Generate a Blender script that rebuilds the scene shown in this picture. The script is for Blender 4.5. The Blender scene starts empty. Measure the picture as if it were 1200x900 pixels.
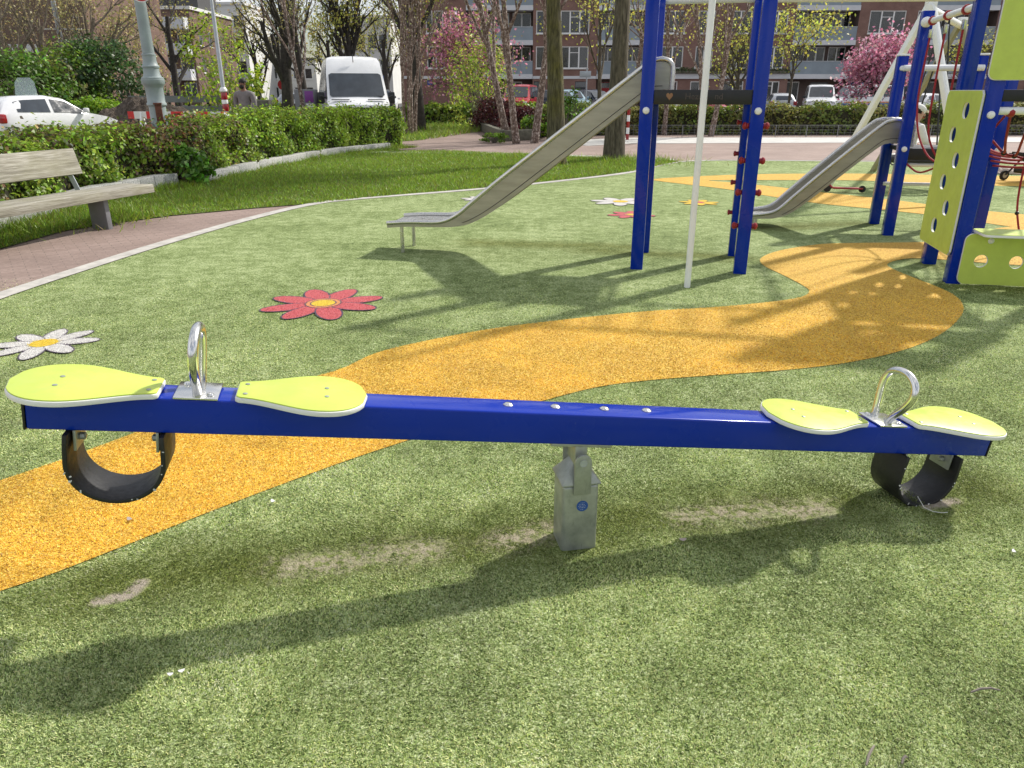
import bpy, bmesh, math, random
import numpy as np
from mathutils import Vector, Matrix
R = math.radians
random.seed(11); NR = np.random.default_rng(7)
S = bpy.context.scene
COL = S.collection
EYE = 1.55; FOC = 870.0; TILT = math.atan(343 / 870)
cT, sT = math.cos(TILT), math.sin(TILT)

def ray(px, py):
    u = (px - 600) / FOC; v = (py - 450) / FOC
    return Vector((u, cT - v * sT, -sT - v * cT))
def G(px, py, z=0.0):            # where the photo's line of sight meets height z
    r = ray(px, py); t = (z - EYE) / r.z
    return Vector((r.x * t, r.y * t, z))
def V(px, py, Y):                # the point at forward distance Y on a line of sight
    r = ray(px, py); t = Y / r.y
    return Vector((r.x * t, Y, EYE + r.z * t))
def ZY(py, Y): return V(600, py, Y).z
def XY(px, Y, z=1.0):            # x for a pixel column at forward distance Y and height z
    return (px - 600) / FOC * (Y * cT - (z - EYE) * sT)

# ------------------------------------------------------------------ objects
def tag(o, label=None, cat=None, group=None, kind=None):
    if label: o['label'] = label
    if cat: o['category'] = cat
    if group: o['group'] = group
    if kind: o['kind'] = kind
    return o
def thing(name, label, cat, loc=(0, 0, 0), rz=0.0, group=None):
    o = bpy.data.objects.new(name, None); COL.objects.link(o)
    o.empty_display_size = 0.2
    o.location = loc; o.rotation_euler = (0, 0, rz)
    return tag(o, label, cat, group)
def kids(o): return [c for c in bpy.data.objects if c.parent == o]
def copy_tree(o, parent=None):
    c = o.copy(); COL.objects.link(c)
    if parent: c.parent = parent
    for k in kids(o): copy_tree(k, c)
    return c

class MB:
    def __init__(s, m=None):
        s.v = []; s.f = []; s.m = m or Matrix.Identity(4)
    def add(s, vs, fs):
        n = len(s.v); m = s.m
        s.v += [tuple(m @ Vector(p)) for p in vs]
        s.f += [tuple(i + n for i in f) for f in fs]
        return s
    def box(s, c, d, rot=None):
        hx, hy, hz = d[0] / 2, d[1] / 2, d[2] / 2
        vs = [Vector((x, y, z)) for x in (-hx, hx) for y in (-hy, hy) for z in (-hz, hz)]
        if rot is not None: vs = [rot @ p for p in vs]
        c = Vector(c)
        return s.add([p + c for p in vs], [(0, 1, 3, 2), (4, 6, 7, 5), (0, 4, 5, 1), (2, 3, 7, 6), (0, 2, 6, 4), (1, 5, 7, 3)])
    def bx(s, x0, x1, y0, y1, z0, z1):
        return s.box(((x0 + x1) / 2, (y0 + y1) / 2, (z0 + z1) / 2), (x1 - x0, y1 - y0, z1 - z0))
    def bar(s, p, q, w, h, up=(0, 0, 1)):
        p = Vector(p); q = Vector(q); d = (q - p); L = d.length; d.normalize()
        up = Vector(up); sd = d.cross(up)
        if sd.length < 1e-4: sd = d.cross(Vector((0, 1, 0)))
        sd.normalize(); u = sd.cross(d)
        rot = Matrix((d, sd, u)).transposed()
        return s.box((p + q) / 2, (L, w, h), rot)
    def tube(s, pts, r, n=10, closed=False, caps=True):
        pts = [Vector(p) for p in pts]; k = len(pts)
        rs = r if isinstance(r, (list, tuple)) else [r] * k
        vs = []; prev = None
        for i, p in enumerate(pts):
            if closed: t = pts[(i + 1) % k] - pts[i - 1]
            else: t = pts[min(i + 1, k - 1)] - pts[max(i - 1, 0)]
            t.normalize()
            if prev is None:
                a = Vector((0, 0, 1)) if abs(t.z) < 0.9 else Vector((1, 0, 0))
                nn = t.cross(a).normalized()
            else:
                nn = prev - t * prev.dot(t)
                nn = nn.normalized() if nn.length > 1e-6 else t.orthogonal().normalized()
            prev = nn; b = t.cross(nn)
            for j in range(n):
                a = 2 * math.pi * j / n
                vs.append(p + (nn * math.cos(a) + b * math.sin(a)) * rs[i])
        fs = []
        for i in range(k if closed else k - 1):
            i2 = (i + 1) % k
            for j in range(n):
                j2 = (j + 1) % n
                fs.append((i * n + j, i * n + j2, i2 * n + j2, i2 * n + j))
        if caps and not closed:
            fs.append(tuple(range(n - 1, -1, -1))); fs.append(tuple((k - 1) * n + j for j in range(n)))
        return s.add(vs, fs)
    def lathe(s, prof, c=(0, 0, 0), axis=(0, 0, 1), n=20):
        ax = Vector(axis).normalized(); a = ax.orthogonal().normalized(); b = ax.cross(a); c = Vector(c)
        vs = []
        for r, h in prof:
            for j in range(n):
                t = 2 * math.pi * j / n
                vs.append(c + ax * h + (a * math.cos(t) + b * math.sin(t)) * max(r, 1e-4))
        fs = []
        for i in range(len(prof) - 1):
            for j in range(n):
                j2 = (j + 1) % n
                fs.append((i * n + j, i * n + j2, (i + 1) * n + j2, (i + 1) * n + j))
        fs.append(tuple(range(n - 1, -1, -1))); fs.append(tuple((len(prof) - 1) * n + j for j in range(n)))
        return s.add(vs, fs)
    def ball(s, c, r, n=12, sc=(1, 1, 1)):
        c = Vector(c); vs = []; m = n // 2
        for i in range(m + 1):
            th = math.pi * i / m
            for j in range(n):
                a = 2 * math.pi * j / n
                rr = max(math.sin(th), 1e-3)
                vs.append(c + Vector((rr * math.cos(a) * sc[0], rr * math.sin(a) * sc[1], math.cos(th) * sc[2])) * r)
        fs = []
        for i in range(m):
            for j in range(n):
                j2 = (j + 1) % n
                fs.append((i * n + j, (i + 1) * n + j, (i + 1) * n + j2, i * n + j2))
        return s.add(vs, fs)
    def prism(s, poly, off):     # closed outline (3d points) pushed by vector off
        k = len(poly); off = Vector(off)
        vs = [Vector(p) for p in poly] + [Vector(p) + off for p in poly]
        fs = [tuple(range(k - 1, -1, -1)), tuple(range(k, 2 * k))]
        for i in range(k):
            j = (i + 1) % k; fs.append((i, j, k + j, k + i))
        return s.add(vs, fs)
    def face(s, pts): return s.add(pts, [tuple(range(len(pts)))])
    def build(s, name, mat, parent=None, smooth=35, bevel=0.0, seg=2, uvs=None):
        me = bpy.data.meshes.new(name)
        me.from_pydata(s.v, [], s.f); me.update()
        bm = bmesh.new(); bm.from_mesh(me)
        bmesh.ops.recalc_face_normals(bm, faces=bm.faces)
        if bevel > 0:
            es = [e for e in bm.edges if len(e.link_faces) == 2 and e.calc_face_angle(0) > 0.6]
            bmesh.ops.bevel(bm, geom=es, offset=bevel, segments=seg, affect='EDGES', profile=0.5, clamp_overlap=True)
        bm.to_mesh(me); bm.free()
        if smooth:
            me.polygons.foreach_set('use_smooth', [True] * len(me.polygons))
            me.set_sharp_from_angle(angle=R(smooth))
        if isinstance(mat, str): mat = M[mat]
        me.materials.append(mat)
        o = bpy.data.objects.new(name, me); COL.objects.link(o)
        if parent: o.parent = parent
        return o

def sheet(name, pts, z, mat, label=None, cat=None, kind='structure'):
    """flat ground sheet from an outline, triangulated"""
    bm = bmesh.new()
    vs = [bm.verts.new((p[0], p[1], z)) for p in pts]
    f = bm.faces.new(vs); bm.normal_update()
    if f.normal.z < 0: bmesh.ops.reverse_faces(bm, faces=[f])
    bmesh.ops.triangulate(bm, faces=bm.faces[:])
    me = bpy.data.meshes.new(name); bm.to_mesh(me); bm.free()
    me.materials.append(M[mat])
    o = bpy.data.objects.new(name, me); COL.objects.link(o)
    return tag(o, label, cat, None, kind)
def smooth_line(pts, n=8, closed=False):
    out = []; k = len(pts); P = [Vector((p[0], p[1], 0)) for p in pts]
    rng = range(k) if closed else range(k - 1)
    for i in rng:
        if closed: a, b, c, d = P[i - 1], P[i], P[(i + 1) % k], P[(i + 2) % k]
        else: a, b, c, d = P[max(i - 1, 0)], P[i], P[i + 1], P[min(i + 2, k - 1)]
        for j in range(n):
            t = j / n
            out.append(0.5 * ((2 * b) + (c - a) * t + (2 * a - 5 * b + 4 * c - d) * t * t + (3 * b - a - 3 * c + d) * t ** 3))
    if not closed: out.append(P[-1])
    return out
def offset_line(L, d):
    out = []
    for i, p in enumerate(L):
        t = L[min(i + 1, len(L) - 1)] - L[max(i - 1, 0)]; t.z = 0; t.normalize()
        out.append(p + Vector((-t.y, t.x, 0)) * d)
    return out

# ------------------------------------------------------------------ materials
M = {}
def newmat(name):
    m = bpy.data.materials.new(name); m.use_nodes = True
    nt = m.node_tree; b = nt.nodes['Principled BSDF']; M[name] = m
    return m, nt, b
class N:
    """small node helper"""
    def __init__(s, nt): s.nt = nt; s.co = None
    def n(s, t, **k):
        x = s.nt.nodes.new(t)
        for a, b in k.items(): setattr(x, a, b)
        return x
    def l(s, a, b): s.nt.links.new(a, b)
    def obj(s):
        if s.co is None: s.co = s.n('ShaderNodeTexCoord').outputs['Object']
        return s.co
    def noise(s, scale, detail=3, rough=0.55, stretch=None, dist=0.0, out='Fac'):
        x = s.n('ShaderNodeTexNoise'); x.inputs['Scale'].default_value = scale
        x.inputs['Detail'].default_value = detail; x.inputs['Roughness'].default_value = rough
        x.inputs['Distortion'].default_value = dist
        c = s.obj()
        if stretch:
            mp = s.n('ShaderNodeMapping'); mp.inputs['Scale'].default_value = stretch
            s.l(c, mp.inputs['Vector']); c = mp.outputs['Vector']
        s.l(c, x.inputs['Vector'])
        return x.outputs[out]
    def ramp(s, fac, stops):
        x = s.n('ShaderNodeValToRGB'); e = x.color_ramp.elements
        while len(e) < len(stops): e.new(0.5)
        for i, (p, c) in enumerate(stops):
            e[i].position = p; e[i].color = (c[0], c[1], c[2], 1) if not isinstance(c, float) else (c, c, c, 1)
        s.l(fac, x.inputs['Fac']); return x.outputs['Color']
    def math(s, op, a, b=None, clamp=False):
        x = s.n('ShaderNodeMath', operation=op); x.use_clamp = clamp
        for i, v in enumerate((a, b)):
            if v is None: continue
            if isinstance(v, (int, float)): x.inputs[i].default_value = v
            else: s.l(v, x.inputs[i])
        return x.outputs[0]
    def mix(s, fac, a, b, mode='MIX'):
        x = s.n('ShaderNodeMix', data_type='RGBA', blend_type=mode)
        for i, v in ((0, fac), (6, a), (7, b)):
            if isinstance(v, (int, float)): x.inputs[i].default_value = v
            elif isinstance(v, tuple): x.inputs[i].default_value = (*v, 1)
            else: s.l(v, x.inputs[i])
        return x.outputs[2]
    def bump(s, h, strength, dist, bsdf):
        x = s.n('ShaderNodeBump'); x.inputs['Strength'].default_value = strength; x.inputs['Distance'].default_value = dist
        s.l(h, x.inputs['Height']); s.l(x.outputs[0], bsdf.inputs['Normal'])
    def segdist(s, A, B):
        """distance from the shading point to the ground segment A-B"""
        vm = lambda op: s.n('ShaderNodeVectorMath', operation=op)
        A = Vector((A[0], A[1], 0)); B = Vector((B[0], B[1], 0)); D = B - A; L2 = max(D.length_squared, 1e-6)
        sub = vm('SUBTRACT'); s.l(s.obj(), sub.inputs[0]); sub.inputs[1].default_value = A
        fl = vm('MULTIPLY'); s.l(sub.outputs[0], fl.inputs[0]); fl.inputs[1].default_value = (1, 1, 0)
        dt = vm('DOT_PRODUCT'); s.l(fl.outputs[0], dt.inputs[0]); dt.inputs[1].default_value = D / L2
        t = s.math('ADD', dt.outputs['Value'], 0.0, clamp=True)
        sc = vm('SCALE'); sc.inputs[0].default_value = D; s.l(t, sc.inputs['Scale'])
        df = vm('SUBTRACT'); s.l(fl.outputs[0], df.inputs[0]); s.l(sc.outputs[0], df.inputs[1])
        ln = vm('LENGTH'); s.l(df.outputs[0], ln.inputs[0])
        return ln.outputs['Value']

def plain(name, col, rough=0.5, metal=0.0, var=0.12, scale=6, bump=0.0, bscale=80, coat=0.0, spec=0.5, trans=None, stretch=None):
    m, nt, b = newmat(name); h = N(nt)
    b.inputs['Roughness'].default_value = rough; b.inputs['Metallic'].default_value = metal
    b.inputs['Coat Weight'].default_value = coat; b.inputs['Coat Roughness'].default_value = 0.08
    b.inputs['Specular IOR Level'].default_value = spec
    c = col
    if var:
        f = h.noise(scale, 5, 0.6, stretch)
        lo = tuple(x * (1 - var) for x in c); hi = tuple(min(1, x * (1 + var)) for x in c)
        h.l(h.ramp(f, [(0.3, lo), (0.7, hi)]), b.inputs['Base Color'])
        rr = h.ramp(h.noise(scale * 2.3, 3), [(0.3, max(rough - 0.08, 0.02)), (0.7, min(rough + 0.08, 1.0))])
        h.l(rr, b.inputs['Roughness'])
    else: b.inputs['Base Color'].default_value = (*c, 1)
    if bump: h.bump(h.noise(bscale, 4), bump, 0.01, b)
    return m

def wear(name, col, lo, hi, amt, st=(1, 1, 1), scale=42):
    """scuffs and dirt specks with a shape of their own, mixed over a plain material"""
    nt = M[name].node_tree; b = nt.nodes['Principled BSDF']; h = N(nt)
    src = b.inputs['Base Color'].links[0].from_socket
    f = h.ramp(h.noise(scale, 6, 0.8, st, dist=.8), [(lo, 0.0), (hi, amt)])
    h.l(h.mix(f, src, col), b.inputs['Base Color'])
def build_materials():
    plain('blue_paint', (0.001, 0.026, 0.33), 0.25, var=0.05, scale=3, coat=0.4, spec=0.12)
    M['blue_paint'].node_tree.nodes['Principled BSDF'].inputs['Coat IOR'].default_value = 1.5
    wear('blue_paint', (0.16, 0.20, 0.34), 0.66, 0.72, 0.35, (1, 1, 1))
    plain('lime_board', (0.53, 0.65, 0.105), 0.40, var=0.07, scale=9, bump=0.05, bscale=300)
    wear('lime_board', (0.30, 0.33, 0.16), 0.63, 0.70, 0.40, (1, 1, 1)); wear('lime_board', (0.22, 0.22, 0.14), 0.60, 0.75, 0.22, (1, 1, 1), 5)
    plain('white_board', (0.80, 0.80, 0.78), 0.45, var=0.05)
    plain('white_paint', (0.84, 0.85, 0.84), 0.32, var=0.05, scale=5)
    plain('steel', (0.62, 0.61, 0.58), 0.30, metal=1.0, var=0.1, scale=8, stretch=(1, 12, 12))
    plain('chrome', (0.70, 0.70, 0.68), 0.22, metal=1.0, var=0.05)
    plain('rubber', (0.012, 0.012, 0.013), 0.5, var=0.25, scale=20, bump=0.1)
    plain('black_plastic', (0.012, 0.012, 0.013), 0.45, var=0.2)
    plain('red_plastic', (0.32, 0.015, 0.02), 0.4, var=0.1)
    plain('red_rope', (0.33, 0.02, 0.03), 0.75, var=0.3, scale=60, bump=0.4, bscale=150)
    plain('white_paint_shaded', (0.30, 0.28, 0.16), 0.5, var=0.15)  # swing legs' shadow side put into the colour as a tan tone
    plain('car_white', (0.80, 0.81, 0.82), 0.22, var=0.03, coat=0.6)
    plain('car_red', (0.38, 0.012, 0.02), 0.25, var=0.05, coat=0.6)
    plain('car_navy', (0.012, 0.016, 0.03), 0.22, var=0.05, coat=0.6)
    plain('car_teal', (0.18, 0.30, 0.36), 0.25, var=0.05, coat=0.6)
    plain('car_silver', (0.48, 0.50, 0.52), 0.25, metal=0.4, var=0.05, coat=0.5)
    plain('car_paleblue', (0.42, 0.50, 0.56), 0.25, var=0.05, coat=0.5)
    plain('car_blue', (0.03, 0.11, 0.30), 0.25, var=0.05, coat=0.5)
    plain('orange_paint', (0.65, 0.18, 0.02), 0.35)
    plain('glass_dark', (0.035, 0.045, 0.055), 0.06, var=0.3, scale=3, spec=0.9)
    plain('tail_red', (0.30, 0.01, 0.015), 0.15, coat=0.6)
    plain('head_glass', (0.55, 0.57, 0.6), 0.1, coat=0.7)
    plain('plate_yellow', (0.70, 0.48, 0.03), 0.45)
    plain('tyre', (0.018, 0.018, 0.018), 0.8, var=0.2)
    plain('rim', (0.45, 0.46, 0.47), 0.3, metal=0.8)
    plain('granite', (0.42, 0.42, 0.40), 0.8, var=0.45, scale=45, bump=0.5, bscale=40)
    plain('kerb_concrete', (0.46, 0.44, 0.40), 0.85, var=0.22, scale=7, bump=0.3, bscale=90)
    plain('concrete_slab', (0.52, 0.51, 0.48), 0.8, var=0.18, scale=2.5, bump=0.2)
    plain('painted_concrete', (0.62, 0.64, 0.66), 0.7, var=0.08, scale=0.7)
    plain('panel_grey_blue', (0.25, 0.30, 0.34), 0.6, var=0.14, scale=0.6)
    plain('white_frame', (0.78, 0.78, 0.76), 0.5, var=0.05)
    plain('door_dark', (0.025, 0.03, 0.038), 0.45, var=0.2)
    plain('red_door', (0.42, 0.015, 0.02), 0.5, var=0.15)
    plain('curtain', (0.55, 0.55, 0.52), 0.9, var=0.3, scale=3, stretch=(6, 1, 0.3))
    plain('dark_room', (0.03, 0.028, 0.026), 0.9, var=0.4)
    plain('roof_dark', (0.07, 0.07, 0.07), 0.8)
    plain('white_render', (0.66, 0.66, 0.63), 0.85, var=0.10, scale=0.5)
    plain('grey_render', (0.40, 0.38, 0.35), 0.85, var=0.14, scale=0.5)
    plain('column_paint', (0.29, 0.345, 0.345), 0.45, var=0.12, scale=5, bump=0.1)
    plain('rust', (0.14, 0.05, 0.03), 0.8, var=0.5, scale=30)
    plain('lamp_grey', (0.42, 0.45, 0.47), 0.4, metal=0.3, var=0.08)
    plain('grey_cabinet', (0.20, 0.20, 0.21), 0.5, var=0.1)
    plain('purple', (0.22, 0.05, 0.28), 0.45)
    plain('sign_blue', (0.02, 0.09, 0.36), 0.4)
    plain('sign_red', (0.60, 0.02, 0.03), 0.4)
    plain('skin', (0.25, 0.13, 0.085), 0.6, var=0.08)
    plain('skin_pale', (0.52, 0.31, 0.23), 0.6, var=0.06)
    plain('hair', (0.012, 0.010, 0.009), 0.7, var=0.3)
    plain('jacket_grey', (0.20, 0.18, 0.175), 0.75, var=0.15, scale=15, bump=0.3, bscale=25)
    plain('trousers_dark', (0.018, 0.018, 0.022), 0.85, var=0.2)
    plain('cloth_white', (0.74, 0.73, 0.70), 0.85, var=0.06, bump=0.3, bscale=20)
    plain('cloth_beige', (0.44, 0.37, 0.32), 0.9, var=0.2, scale=9, bump=0.5, bscale=18)
    plain('shoe', (0.03, 0.03, 0.03), 0.7)
    plain('hedge_core', (0.035, 0.032, 0.016), 0.95, var=0.5, scale=9)
    plain('twig', (0.22, 0.19, 0.16), 0.9, var=0.3, scale=20)
    plain('bark_dark', (0.045, 0.038, 0.032), 0.95, var=0.45, scale=10, bump=0.8, bscale=22)
    plain('bark_sunlit', (0.20, 0.165, 0.12), 0.95, var=0.5, scale=10, bump=0.8, bscale=22)  # sunlight on the left-hand twigs put into a lighter bark colour
    plain('log_wood', (0.12, 0.115, 0.085), 0.9, var=0.35, scale=8, bump=0.5, bscale=40)
    plain('cap_white_trans', (0.75, 0.77, 0.75), 0.4)
    plain('line_black', (0.035, 0.035, 0.04), 0.8, var=0.2, scale=60)
    plain('mark_white', (0.72, 0.72, 0.70), 0.8, var=0.15, scale=60)
    plain('scribble', (0.28, 0.15, 0.08), 0.7)
    plain('faint_scratch', (0.075, 0.06, 0.055), 0.7, var=.5, scale=60)
    # galvanised post
    m, nt, b = newmat('galvanised'); h = N(nt)
    f = h.noise(14, 6, 0.65); c = h.ramp(f, [(0.3, (0.26, 0.285, 0.25)), (0.55, (0.38, 0.40, 0.365)), (0.75, (0.47, 0.49, 0.45))])
    c = h.mix(h.ramp(h.noise(38, 4, 0.7, (3, 3, .4)), [(0.60, 0.0), (0.72, 0.7)]), c, (0.20, 0.22, 0.17))
    h.l(c, b.inputs['Base Color']); b.inputs['Metallic'].default_value = 0.5; b.inputs['Roughness'].default_value = 0.42
    h.bump(h.noise(90, 3), 0.05, 0.003, b)
    # slide side sheet, satin stainless with scuffs
    m, nt, b = newmat('slide_steel'); h = N(nt)
    f = h.noise(5, 5, 0.6, (0.6, 1, 3)); h.l(h.ramp(f, [(0.3, (0.34, 0.325, 0.27)), (0.7, (0.46, 0.44, 0.37))]), b.inputs['Base Color'])
    b.inputs['Metallic'].default_value = 0.75
    h.l(h.ramp(h.noise(60, 4, 0.6, (.2, 1, 3)), [(0.3, 0.34), (0.7, 0.52)]), b.inputs['Roughness'])
    # weathered wood bench
    m, nt, b = newmat('bench_wood'); h = N(nt)
    f = h.noise(16, 7, 0.65, (0.12, 1, 1.6)); g = h.noise(70, 4, 0.6, (0.05, 1, 1.5)); k = h.noise(2.2, 5, 0.6)
    c = h.ramp(f, [(0.28, (0.14, 0.13, 0.105)), (0.48, (0.36, 0.34, 0.285)), (0.75, (0.52, 0.50, 0.43))])
    c = h.mix(h.ramp(g, [(0.42, 0.55), (0.55, 0.0)]), c, (0.16, 0.14, 0.10))
    c = h.mix(h.ramp(k, [(0.45, 0.0), (0.72, 0.55)]), c, (0.20, 0.19, 0.10))
    h.l(c, b.inputs['Base Color']); b.inputs['Roughness'].default_value = 0.9
    h.bump(h.math('ADD', f, g), 0.5, 0.01, b)
    # leaf with per-face colour
    for nm, tr in (('leaf', 0.42), ('blossom', 0.45), ('grass_blade', 0.40), ('fibre', 0.25)):
        m, nt, b = newmat(nm); h = N(nt)
        at = h.n('ShaderNodeAttribute'); at.attribute_name = 'Col'
        nt.nodes.remove(b)
        d = h.n('ShaderNodeBsdfDiffuse'); t = h.n('ShaderNodeBsdfTranslucent'); g = h.n('ShaderNodeBsdfGlossy'); g.inputs['Roughness'].default_value = 0.45
        mx = h.n('ShaderNodeMixShader'); mx.inputs[0].default_value = tr; m2 = h.n('ShaderNodeMixShader'); m2.inputs[0].default_value = 0.04
        h.l(at.outputs['Color'], d.inputs['Color']); h.l(at.outputs['Color'], t.inputs['Color'])
        h.l(d.outputs[0], mx.inputs[1]); h.l(t.outputs[0], mx.inputs[2]); h.l(mx.outputs[0], m2.inputs[1]); h.l(g.outputs[0], m2.inputs[2])
        h.l(m2.outputs[0], nt.nodes['Material Output'].inputs[0])
    # bark
    m, nt, b = newmat('bark_mossy'); h = N(nt)
    f = h.noise(24, 7, 0.7, (1, 1, 0.16)); k = h.noise(1.7, 5)
    c = h.ramp(f, [(0.33, (0.025, 0.022, 0.014)), (0.52, (0.11, 0.095, 0.055)), (0.7, (0.20, 0.18, 0.11))])
    c = h.mix(h.ramp(k, [(0.42, 0.0), (0.62, 0.75)]), c, h.ramp(f, [(0.35, (0.05, 0.045, 0.008)), (0.65, (0.17, 0.15, 0.025))]))
    h.l(c, b.inputs['Base Color']); b.inputs['Roughness'].default_value = 0.95; h.bump(f, 1.0, 0.05, b)
    m, nt, b = newmat('bark_grey'); h = N(nt)
    f = h.noise(22, 7, 0.7, (1, 1, 0.16))
    h.l(h.ramp(f, [(0.33, (0.03, 0.025, 0.018)), (0.52, (0.12, 0.10, 0.07)), (0.7, (0.22, 0.19, 0.14))]), b.inputs['Base Color'])
    b.inputs['Roughness'].default_value = 0.95; h.bump(f, 0.9, 0.05, b)
    m, nt, b = newmat('bark_birch'); h = N(nt)
    f = h.noise(16, 6, 0.75, (1, 1, 0.75)); 
    h.l(h.ramp(f, [(0.36, (0.055, 0.038, 0.030)), (0.49, (0.17, 0.115, 0.09)), (0.56, (0.30, 0.23, 0.19)), (0.63, (0.62, 0.57, 0.52))]), b.inputs['Base Color'])
    b.inputs['Roughness'].default_value = 0.9; h.bump(f, 0.7, 0.03, b)
    # soil
    m, nt, b = newmat('soil'); h = N(nt)
    f = h.noise(7, 8, 0.7); h.l(h.ramp(f, [(0.3, (0.04, 0.03, 0.022)), (0.7, (0.19, 0.15, 0.115))]), b.inputs['Base Color']); b.inputs['Roughness'].default_value = 1
    h.bump(f, 1.0, 0.2, b)
    # asphalt
    m, nt, b = newmat('asphalt'); h = N(nt)
    h.l(h.mix(h.ramp(h.noise(40, 4), [(0.3, 0.0), (0.7, 1.0)]), (0.055, 0.055, 0.055), (0.10, 0.10, 0.098)), b.inputs['Base Color']); b.inputs['Roughness'].default_value = 0.9
    # brick pavers (ground)
    def brick(name, c1, c2, mort, bw, bh, msize, vertical=False, grime=0.3, ang=0.0, bump=0.4):
        m, nt, b = newmat(name); h = N(nt)
        mp = h.n('ShaderNodeMapping'); h.l(h.obj(), mp.inputs['Vector'])
        if vertical: mp.inputs['Rotation'].default_value = (R(-90), 0, 0)
        else: mp.inputs['Rotation'].default_value = (0, 0, ang)
        x = h.n('ShaderNodeTexBrick'); h.l(mp.outputs[0], x.inputs['Vector'])
        x.inputs['Scale'].default_value = 1; x.inputs['Brick Width'].default_value = bw; x.inputs['Row Height'].default_value = bh
        x.inputs['Mortar Size'].default_value = msize; x.inputs['Mortar Smooth'].default_value = 0.3
        x.inputs['Color1'].default_value = (*c1, 1); x.inputs['Color2'].default_value = (*c2, 1); x.inputs['Mortar'].default_value = (*mort, 1)
        c = h.mix(h.ramp(h.noise(0.9, 6, 0.65), [(0.4, 0.0), (0.75, 1.0)]), x.outputs['Color'], tuple(v * 0.6 for v in c1))
        c = h.mix(grime, c, h.ramp(h.noise(24, 5, .7), [(0.3, tuple(v * .6 for v in c1)), (0.7, tuple(min(1, v * 1.35) for v in c2))]))
        h.l(c, b.inputs['Base Color']); b.inputs['Roughness'].default_value = 0.88
        if bump: h.bump(h.math('SUBTRACT', 1.0, x.outputs['Fac']), bump, 0.01, b)
    brick('pavers', (0.25, 0.178, 0.148), (0.33, 0.245, 0.21), (0.15, 0.12, 0.10), 0.21, 0.07, 0.006, ang=R(-35))
    brick('pavers_far', (0.30, 0.215, 0.18), (0.38, 0.29, 0.25), (0.18, 0.14, 0.12), 0.21, 0.07, 0.006, ang=R(3))
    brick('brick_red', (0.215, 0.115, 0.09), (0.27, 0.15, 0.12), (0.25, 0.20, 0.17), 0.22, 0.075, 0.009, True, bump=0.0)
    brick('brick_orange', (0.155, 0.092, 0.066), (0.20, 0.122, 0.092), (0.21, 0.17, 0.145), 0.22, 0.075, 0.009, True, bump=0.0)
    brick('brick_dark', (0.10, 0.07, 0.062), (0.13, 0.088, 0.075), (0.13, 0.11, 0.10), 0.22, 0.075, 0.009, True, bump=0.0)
    # lawn soil base
    m, nt, b = newmat('lawn_base'); h = N(nt)
    f = h.noise(30, 6, 0.7); k = h.noise(1.1, 4)
    c = h.ramp(f, [(0.3, (0.05, 0.085, 0.012)), (0.55, (0.14, 0.21, 0.022)), (0.8, (0.22, 0.31, 0.045))])
    c = h.mix(h.ramp(k, [(0.6, 0.0), (0.72, 0.5)]), c, (0.13, 0.11, 0.05))
    h.l(c, b.inputs['Base Color']); b.inputs['Roughness'].default_value = 1; h.bump(f, 1.0, 0.05, b)
    # orange rubber granulate
    m, nt, b = newmat('orange_granulate'); h = N(nt)
    vo = h.n('ShaderNodeTexVoronoi'); vo.inputs['Scale'].default_value = 150; h.l(h.obj(), vo.inputs['Vector'])
    sep = h.n('ShaderNodeSeparateColor'); h.l(vo.outputs['Color'], sep.inputs[0])
    c = h.ramp(sep.outputs[0], [(0.0, (0.36, 0.17, 0.012)), (0.3, (0.62, 0.36, 0.034)), (0.7, (0.74, 0.47, 0.06)), (1.0, (0.86, 0.66, 0.18))])
    c = h.mix(h.ramp(h.noise(1.6, 5, 0.6), [(0.42, 0.0), (0.75, 0.35)]), c, (0.50, 0.25, 0.035))
    c = h.mix(h.ramp(h.noise(75, 3, 0.7), [(0.48, 0.0), (0.68, 0.75)]), c, (0.30, 0.12, 0.01))
    h.l(c, b.inputs['Base Color']); b.inputs['Roughness'].default_value = 0.85
    h.bump(vo.outputs['Distance'], 0.55, 0.006, b)
    # painted turf colours for the flowers: same granulate, tinted
    for nm, col in (('flower_red', (0.58, 0.115, 0.125)), ('flower_white', (0.66, 0.64, 0.60)), ('flower_yellow', (0.75, 0.52, 0.04)), ('flower_orange', (0.72, 0.30, 0.12)), ('flower_line', (0.10, 0.075, 0.11))):
        m, nt, b = newmat(nm); h = N(nt)
        f = h.noise(130, 3, 0.7)
        h.l(h.ramp(f, [(0.3, tuple(v * .5 for v in col)), (0.65, col), (0.8, tuple(min(1, v * 1.2) for v in col))]), b.inputs['Base Color'])
        b.inputs['Roughness'].default_value = 0.9; h.bump(f, 0.5, 0.006, b)
    # artificial turf
    m, nt, b = newmat('turf'); h = N(nt)
    f1 = h.noise(150, 2, 0.65, dist=0.6); f2 = h.noise(55, 4, 0.65, dist=0.4); f3 = h.noise(7, 4, 0.6); f4 = h.noise(0.9, 4, 0.6)
    f = h.math('ADD', h.math('MULTIPLY', f1, 0.62), h.math('MULTIPLY', f2, 0.38))
    f = h.math('ADD', f, h.math('MULTIPLY', h.math('SUBTRACT', f3, 0.5), 0.22))
    f = h.math('ADD', f, h.math('MULTIPLY', h.math('SUBTRACT', f4, 0.5), 0.16))
    c = h.ramp(f, [(0.36, TURF[0]), (0.46, TURF[1]), (0.54, TURF[2]), (0.64, TURF[3])])
    nz = h.math('MULTIPLY', h.math('SUBTRACT', h.noise(5, 5, 0.7), 0.5), 0.55)
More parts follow.
